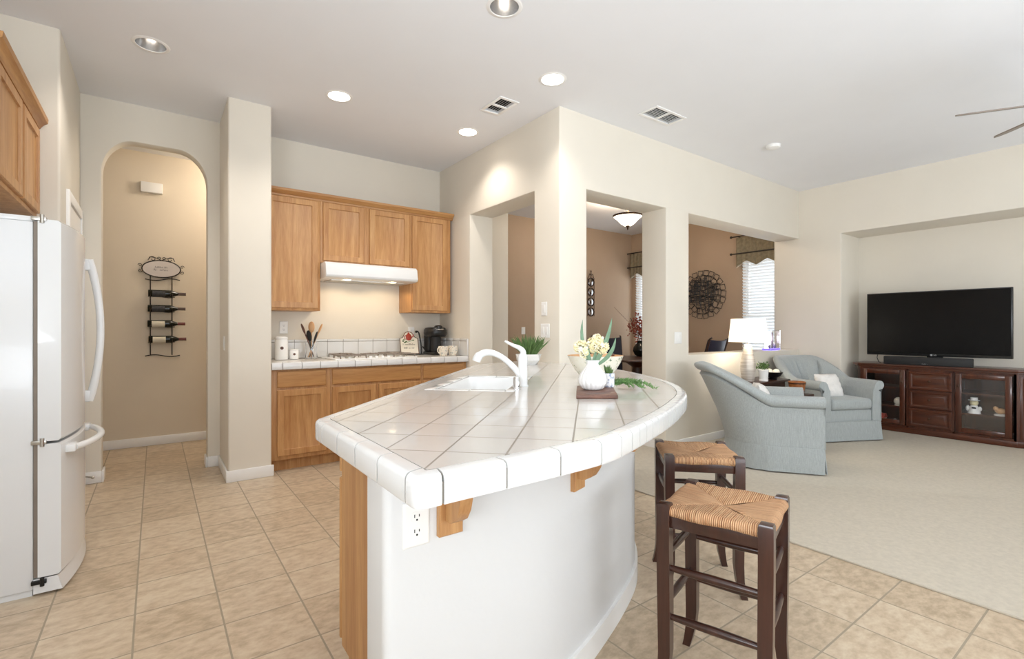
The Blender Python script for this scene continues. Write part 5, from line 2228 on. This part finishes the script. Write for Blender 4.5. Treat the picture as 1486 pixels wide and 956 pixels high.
def figurine(x_, y_, z_, kind, lab):
    t = thing('figurine', lab, 'figurine', (x_, y_, z_), 0, 'figurines behind the console glass')
    z_ += .0005
    if kind == 'hat':
        g = G()
        g.lathe((x_, y_, z_), [(.0001, 0), (.055, 0), (.052, .02), (.040, .05), (.028, .085), (.0001, .09)], 20)
        g.ball((x_, y_ + .05, z_ + .05), .02, (1, 1, 1.6)).ball((x_, y_ - .045, z_ + .05), .018, (1, 1, 1.5))
        part('body', g, M['ceramic'], t)
        g = G(); g.ball((x_, y_, z_ + .115), .036, n=16)
        part('head', g, M['petal'], t)
        g = G(); g.lathe((x_, y_, z_ + .138), [(.0001, 0), (.048, 0), (.048, .005), (.031, .007), (.031, .034), (.0001, .035)], 20)
        part('hat', g, M['ceramic'], t)
        g = G(); g.lathe((x_, y_, z_ + .136), [(.0001, 0), (.050, 0), (.050, .003), (.0001, .003)], 20).ball((x_ - .035, y_ - .004, z_ + .06), .012, (.5, 1.6, 1))
        part('hat_band', g, M['blackmatte'], t)
    elif kind == 'animal':
        g = G()
        g.lathe((x_, y_, z_), [(.0001, 0), (.05, 0), (.055, .01), (.04, .02), (.0001, .022)], 20)
        part('base', g, M['ceramic'], t)
        g = G(); g.ball((x_, y_, z_ + .05), .035, (1, 1.3, .9), 14).ball((x_ - .01, y_ + .035, z_ + .075), .022).ball((x_, y_ - .04, z_ + .035), .018, (1, 1.4, .8))
        part('body', g, M['orange'], t)
    elif kind == 'head':
        g = G(); g.ball((x_, y_, z_ + .05), .05, (1, .9, 1), 16).ball((x_ - .02, y_ - .045, z_ + .045), .022).lathe((x_, y_, z_), [(.0001, 0), (.04, 0), (.03, .02), (.0001, .02)], 16)
        part('body', g, M['cream'], t)
    elif kind == 'house':
        g = G(); g.box(x_ - .05, x_ + .05, y_ - .075, y_ + .075, z_, z_ + .055, .003)
        part('walls', g, M['cream'], t)
        g = G(); g.prism([(x_ - .06, z_ + .055), (x_ + .06, z_ + .055), (x_ + .02, z_ + .105), (x_ - .02, z_ + .105)], y_ - .08, y_ + .08, axis='y')
        part('roof', g, M['red'], t)
    else:
        g = G(); g.lathe((x_, y_, z_), [(.0001, 0), (.04, 0), (.045, .01), (.035, .025), (.0001, .028)], 16).ball((x_, y_ + .01, z_ + .035), .02).ball((x_, y_ - .025, z_ + .03), .015)
        part('body', g, M['plaque'], t)


figurine(7.13, 1.335, .308, 'hat', 'white figurine with brimmed hat behind the right glass door')
figurine(7.13, 1.13, .308, 'animal', 'small brown and white animal figurine behind the right glass door')
figurine(7.13, 2.0, .308, 'head', 'round cream figurine behind the left glass door')
figurine(7.12, 2.20, .095, 'house', 'red-roofed toy house behind the left glass door')
figurine(7.12, 2.02, .095, 'low', 'low grey figurine on the bottom shelf beside the toy house')

tv = thing('television', 'large black flat-screen television on the media console', 'television', (7.16, 1.66, .80))
g = G(); g.box(7.10, 7.14, 1.035, 2.309, .905, 1.648, .006)
part('frame', g, M['black'], tv)
g = G(); g.box(7.0965, 7.101, 1.048, 2.296, .935, 1.636)
part('screen', g, M['screen'], tv)
g = G(); g.box(7.14, 7.18, 1.25, 2.1, 1.0, 1.5, .01)
part('rear_housing', g, M['blackmatte'], tv)
g = G(); g.box(7.10, 7.34, 1.45, 1.9, .8003, .812, .003).box(7.14, 7.17, 1.60, 1.74, .81, 1.05, .004)
part('stand', g, M['blackmatte'], tv)
mtx = Matrix.Translation((7.0985, 1.655, .919)) @ Matrix.Rotation(-PI / 2, 4, 'Z') @ Matrix.Rotation(PI / 2, 4, 'X')
g = text_geo('LG', .020, mtx)
g.tube([(7.0985, 1.688 + .009 * math.cos(a), .919 + .009 * math.sin(a)) for a in [2 * PI * i / 16 for i in range(16)]], .0016, 5, loop=True)
g.ball((7.0985, 1.688, .919), .005, (.3, 1, 1), 8)
part('logo', g, M['white_ink'], tv)

sb = thing('sound_bar', 'long black sound bar in front of the television', 'speaker', (7.06, 1.73, .80))
g = G(); g.box(7.035, 7.095, 1.33, 2.12, .8005, .895, .008)
part('body', g, M['blackmatte'], sb)
g = G()
marks(g, (7.0345, 1.755, .815), (0, -1, 0), (0, 0, 1), (-1, 0, 0), .05, .010, 0, 21)
part('badge', g, M['white_ink'], sb)
g = G(); g.tube([(7.13, 2.2, .93), (7.12, 2.21, .87), (7.14, 2.20, .82), (7.18, 2.19, .806)], .004, 6)
solo('power_cable', g, M['black'], 'black cable hanging below the left end of the television', 'cable')

# ------------------------------------------------------------------ dining room
# square-loop metal wall sculpture
rs = random.Random(5)
g = G()
ay, az, ax = 4.80, 1.80, 7.505


def sq(g, y_, z_, a, w_, h_, x_):
    pts = []
    for (u_, v_) in ((-w_ / 2, -h_ / 2), (w_ / 2, -h_ / 2), (w_ / 2, h_ / 2), (-w_ / 2, h_ / 2)):
        pts.append((x_, y_ + u_ * math.cos(a) - v_ * math.sin(a), z_ + u_ * math.sin(a) + v_ * math.cos(a)))
    for i in range(4):
        g.cyl(pts[i], pts[(i + 1) % 4], .0045, n=4)


for k in range(22):
    a = 2 * PI * k / 22
    sq(g, ay + .365 * math.cos(a), az + .365 * math.sin(a), a + rs.uniform(-.25, .25), .085, .085, ax - rs.uniform(0, .02))
for k in range(17):
    a = 2 * PI * k / 17 + .1
    sq(g, ay + .285 * math.cos(a), az + .285 * math.sin(a), a + rs.uniform(-.3, .3), .09, .09, ax - rs.uniform(0, .02))
for i in range(96):
    r_ = .27 * rs.random() ** .6; a = rs.uniform(0, 2 * PI)
    sq(g, ay + r_ * math.cos(a), az + r_ * math.sin(a), rs.choice((0, PI / 2)) + rs.uniform(-.06, .06), rs.uniform(.06, .12), rs.uniform(.04, .08), ax - rs.uniform(0, .02))
solo('wall_sculpture', g, M['iron'], 'round black wall sculpture of overlapping wire squares', 'wall art')

wm = thing('wall_mirror_strip', 'vertical strip of round silver mirrors with a scrolled metal top', 'wall art', (6.40, 6.355, 1.42))
g = G()
for zz in (1.52, 1.70, 1.88, 2.06):
    g.lathe((0, 0, 0), [(.0001, .004), (.062, .004), (.078, .012), (.085, .004), (.085, 0), (.0001, 0)], 24)
g = G()
for zz in (1.53, 1.71, 1.89, 2.07):
    q = G(); q.lathe((0, 0, 0), [(.066, 0), (.068, .014), (.080, .016), (.084, 0)], 28, caps=False)
    q.bm.transform(Matrix.Translation((6.40, 6.352, zz)) @ Matrix.Rotation(PI / 2, 4, 'X'))
    me = bpy.data.meshes.new('t'); q.bm.to_mesh(me); q.bm.free(); g.bm.from_mesh(me); bpy.data.meshes.remove(me)
g.tube([(6.34, 6.345, 2.15), (6.36, 6.345, 2.22), (6.40, 6.345, 2.19), (6.44, 6.345, 2.22), (6.46, 6.345, 2.15)], .006, 6).tube([(6.40, 6.345, 2.15), (6.40, 6.345, 2.26)], .006, 6).ball((6.40, 6.345, 2.27), .012)
g.cyl((6.32, 6.348, 1.45), (6.32, 6.348, 2.15), .005, n=6).cyl((6.48, 6.348, 1.45), (6.48, 6.348, 2.15), .005, n=6)
part('frame', g, M['bronze'], wm)
for zz in (1.53, 1.71, 1.89, 2.07):
    g = G(); g.lathe((0, 0, 0), [(.0001, .008), (.05, .006), (.067, .002), (.067, 0), (.0001, 0)], 24)
    g.bm.transform(Matrix.Translation((6.40, 6.352, zz)) @ Matrix.Rotation(PI / 2, 4, 'X'))
    part('mirror', g, M['chrome'], wm)

# semi-flush light
dx, dy, dz = 5.36, 4.60, 2.80
dl = thing('pendant_light', 'lit alabaster bowl ceiling light with bronze rim in the dining room', 'ceiling light', (dx, dy, CH - .3))
g = G()
g.lathe((dx, dy, dz), [(.195, -.012), (.205, -.012), (.207, .012), (.195, .014)], 40, caps=False)
g.lathe((dx, dy, CH), [(.06, -.02), (.065, 0)], 24).cyl((dx, dy, dz - .13), (dx, dy, CH - .01), .008)
g.tube([(dx + .024 * math.cos(a), dy, dz + .055 + .024 * math.sin(a)) for a in [2 * PI * i / 16 for i in range(16)]], .006, 6, loop=True)
for k in range(3):
    a = k * 2.094
    g.tube([(dx, dy, dz + .03), (dx + .1 * math.cos(a), dy + .1 * math.sin(a), dz + .02), (dx + .2 * math.cos(a), dy + .2 * math.sin(a), dz)], .005, 6)
g.lathe((dx, dy, dz), [(.0001, -.20), (.008, -.19), (.012, -.165), (.028, -.14), (.03, -.135), (.0001, -.132)], 20)
part('metalwork', g, M['bronze'], dl)
g = G()
g.lathe((dx, dy, dz), [(.0001, -.138), (.05, -.135), (.095, -.105), (.15, -.045), (.197, -.008), (.195, -.004), (.14, -.04), (.09, -.098), (.0001, -.128)], 40)
part('glass_bowl', g, M['bowlglass'], dl)
d = bpy.data.lights.new('bowl_glow', 'POINT'); d.energy, d.color, d.shadow_soft_size = 44, (1, .84, .66), .08
o = bpy.data.objects.new('bowl_glow', d); o.location = (0, 0, .12); o.parent = dl; COL.objects.link(o)

# table
dt = thing('dining_table', 'dark wooden dining table in the room beyond the doorway', 'table', (6.0, 4.95, .012))
g = G()
g.lathe((6.0, 4.95, .742), [(.0001, 0), (.66, 0), (.68, .012), (.68, .025), (.67, .034), (.0001, .034)], 48)
part('tabletop', g, M['darkwood'], dt)
g = G()
g.lathe((6.0, 4.95, .012), [(.0001, 0), (.30, 0), (.30, .05), (.12, .12), (.07, .25), (.11, .45), (.08, .62), (.2, .70), (.25, .73), (.0001, .73)], 32)
part('pedestal', g, M['darkwood'], dt)


def dining_chair(x_, y_, ang, label):
    t = thing('dining_chair', label, 'chair', (x_, y_, .012), ang, 'navy dining chairs')
    g = G(); g.box(-.22, .23, -.235, .235, .42, .50, .025, 3)
    part('seat', g, M['navy'], t, world=False)
    g = G()
    rings = []
    for i in range(13):
        k = i / 12
        y0 = -.235 + .47 * k
        cv = -.05 * (1 - (2 * k - 1) ** 2)
        rings.append([(-.22 + cv, y0 * .88, .46), (-.27 + cv, y0, .80), (-.335 + cv, y0 * 1.08, 1.06 - .02 * (1 - (2 * k - 1) ** 2)), (-.31 + cv, y0 * 1.06, 1.065 - .02 * (1 - (2 * k - 1) ** 2)), (-.225 + cv, y0 * .98, .80), (-.18 + cv, y0 * .86, .46)])
    g.loft(rings)
    part('backrest', g, M['navy'], t, world=False)
    g = G()
    for sy in (-1, 1):
        g.tube([(-.21, sy * .22, .40), (-.27, sy * .245, .8), (-.345, sy * .262, 1.07), (-.375, sy * .268, 1.085)], .014, 8)
    part('back_frame', g, M['darkwood'], t, world=False)
    for sx in (-1, 1):
        for sy in (-1, 1):
            g = G(); g.tube([(sx * .20 - (.05 if sx < 0 else 0), sy * .21, 0), (sx * .19, sy * .20, .22), (sx * .19, sy * .20, .43)], [.014, .02, .024], 8)
            part('leg', g, M['darkwood'], t, world=False)


dining_chair(6.20, 5.58, math.radians(-112), 'navy leather dining chair seen through the doorway behind the flowers')
dining_chair(6.22, 4.10, math.radians(95), 'navy leather dining chair just above the pass-through ledge')

bvx, bvy, bvz = 6.34, 5.17, .7765
bv = thing('bouquet_vase', 'round dark glass vase on the dining table', 'vase', (bvx, bvy, bvz))
g = G()
g.lathe((bvx, bvy, bvz), [(.0001, 0), (.06, 0), (.10, .03), (.125, .09), (.115, .15), (.075, .20), (.06, .22), (.075, .25), (.068, .25), (.05, .22), (.0001, .20)], 32)
part('body', g, M['bottle'], bv)
ab = thing('autumn_bouquet', 'red and brown autumn bouquet in the dark vase on the dining table', 'flowers', (bvx, bvy, bvz + .22))
g = G()
for i in range(260):
    d_ = Vector((rs.gauss(0, 1), rs.gauss(0, 1), rs.gauss(0, 1) * 1.1)).normalized() * rs.uniform(.05, .25)
    p = Vector((bvx, bvy, bvz + .45)) + d_
    g.leafblade(p, p + Vector((rs.uniform(-.04, .04), rs.uniform(-.04, .04), rs.uniform(-.03, .05))), .014, (0, 0, .006), 4)
part('leaves', g, M['autumn'], ab)
g = G()
for i in range(18):
    a = rs.uniform(0, 2 * PI); r_ = rs.uniform(.05, .28)
    g.tube([(bvx, bvy, bvz + .15), (bvx + .4 * r_ * math.cos(a), bvy + .4 * r_ * math.sin(a), bvz + .40), (bvx + r_ * math.cos(a), bvy + r_ * math.sin(a), bvz + .62)], .003, 4)
tw = Vector((bvx, bvy, bvz + .2))
g.tube([tw, tw + Vector((-.10, .10, .30)), tw + Vector((-.26, .24, .52)), tw + Vector((-.30, .30, .60))], .003, 4)
part('stems', g, M['walnut'], ab)
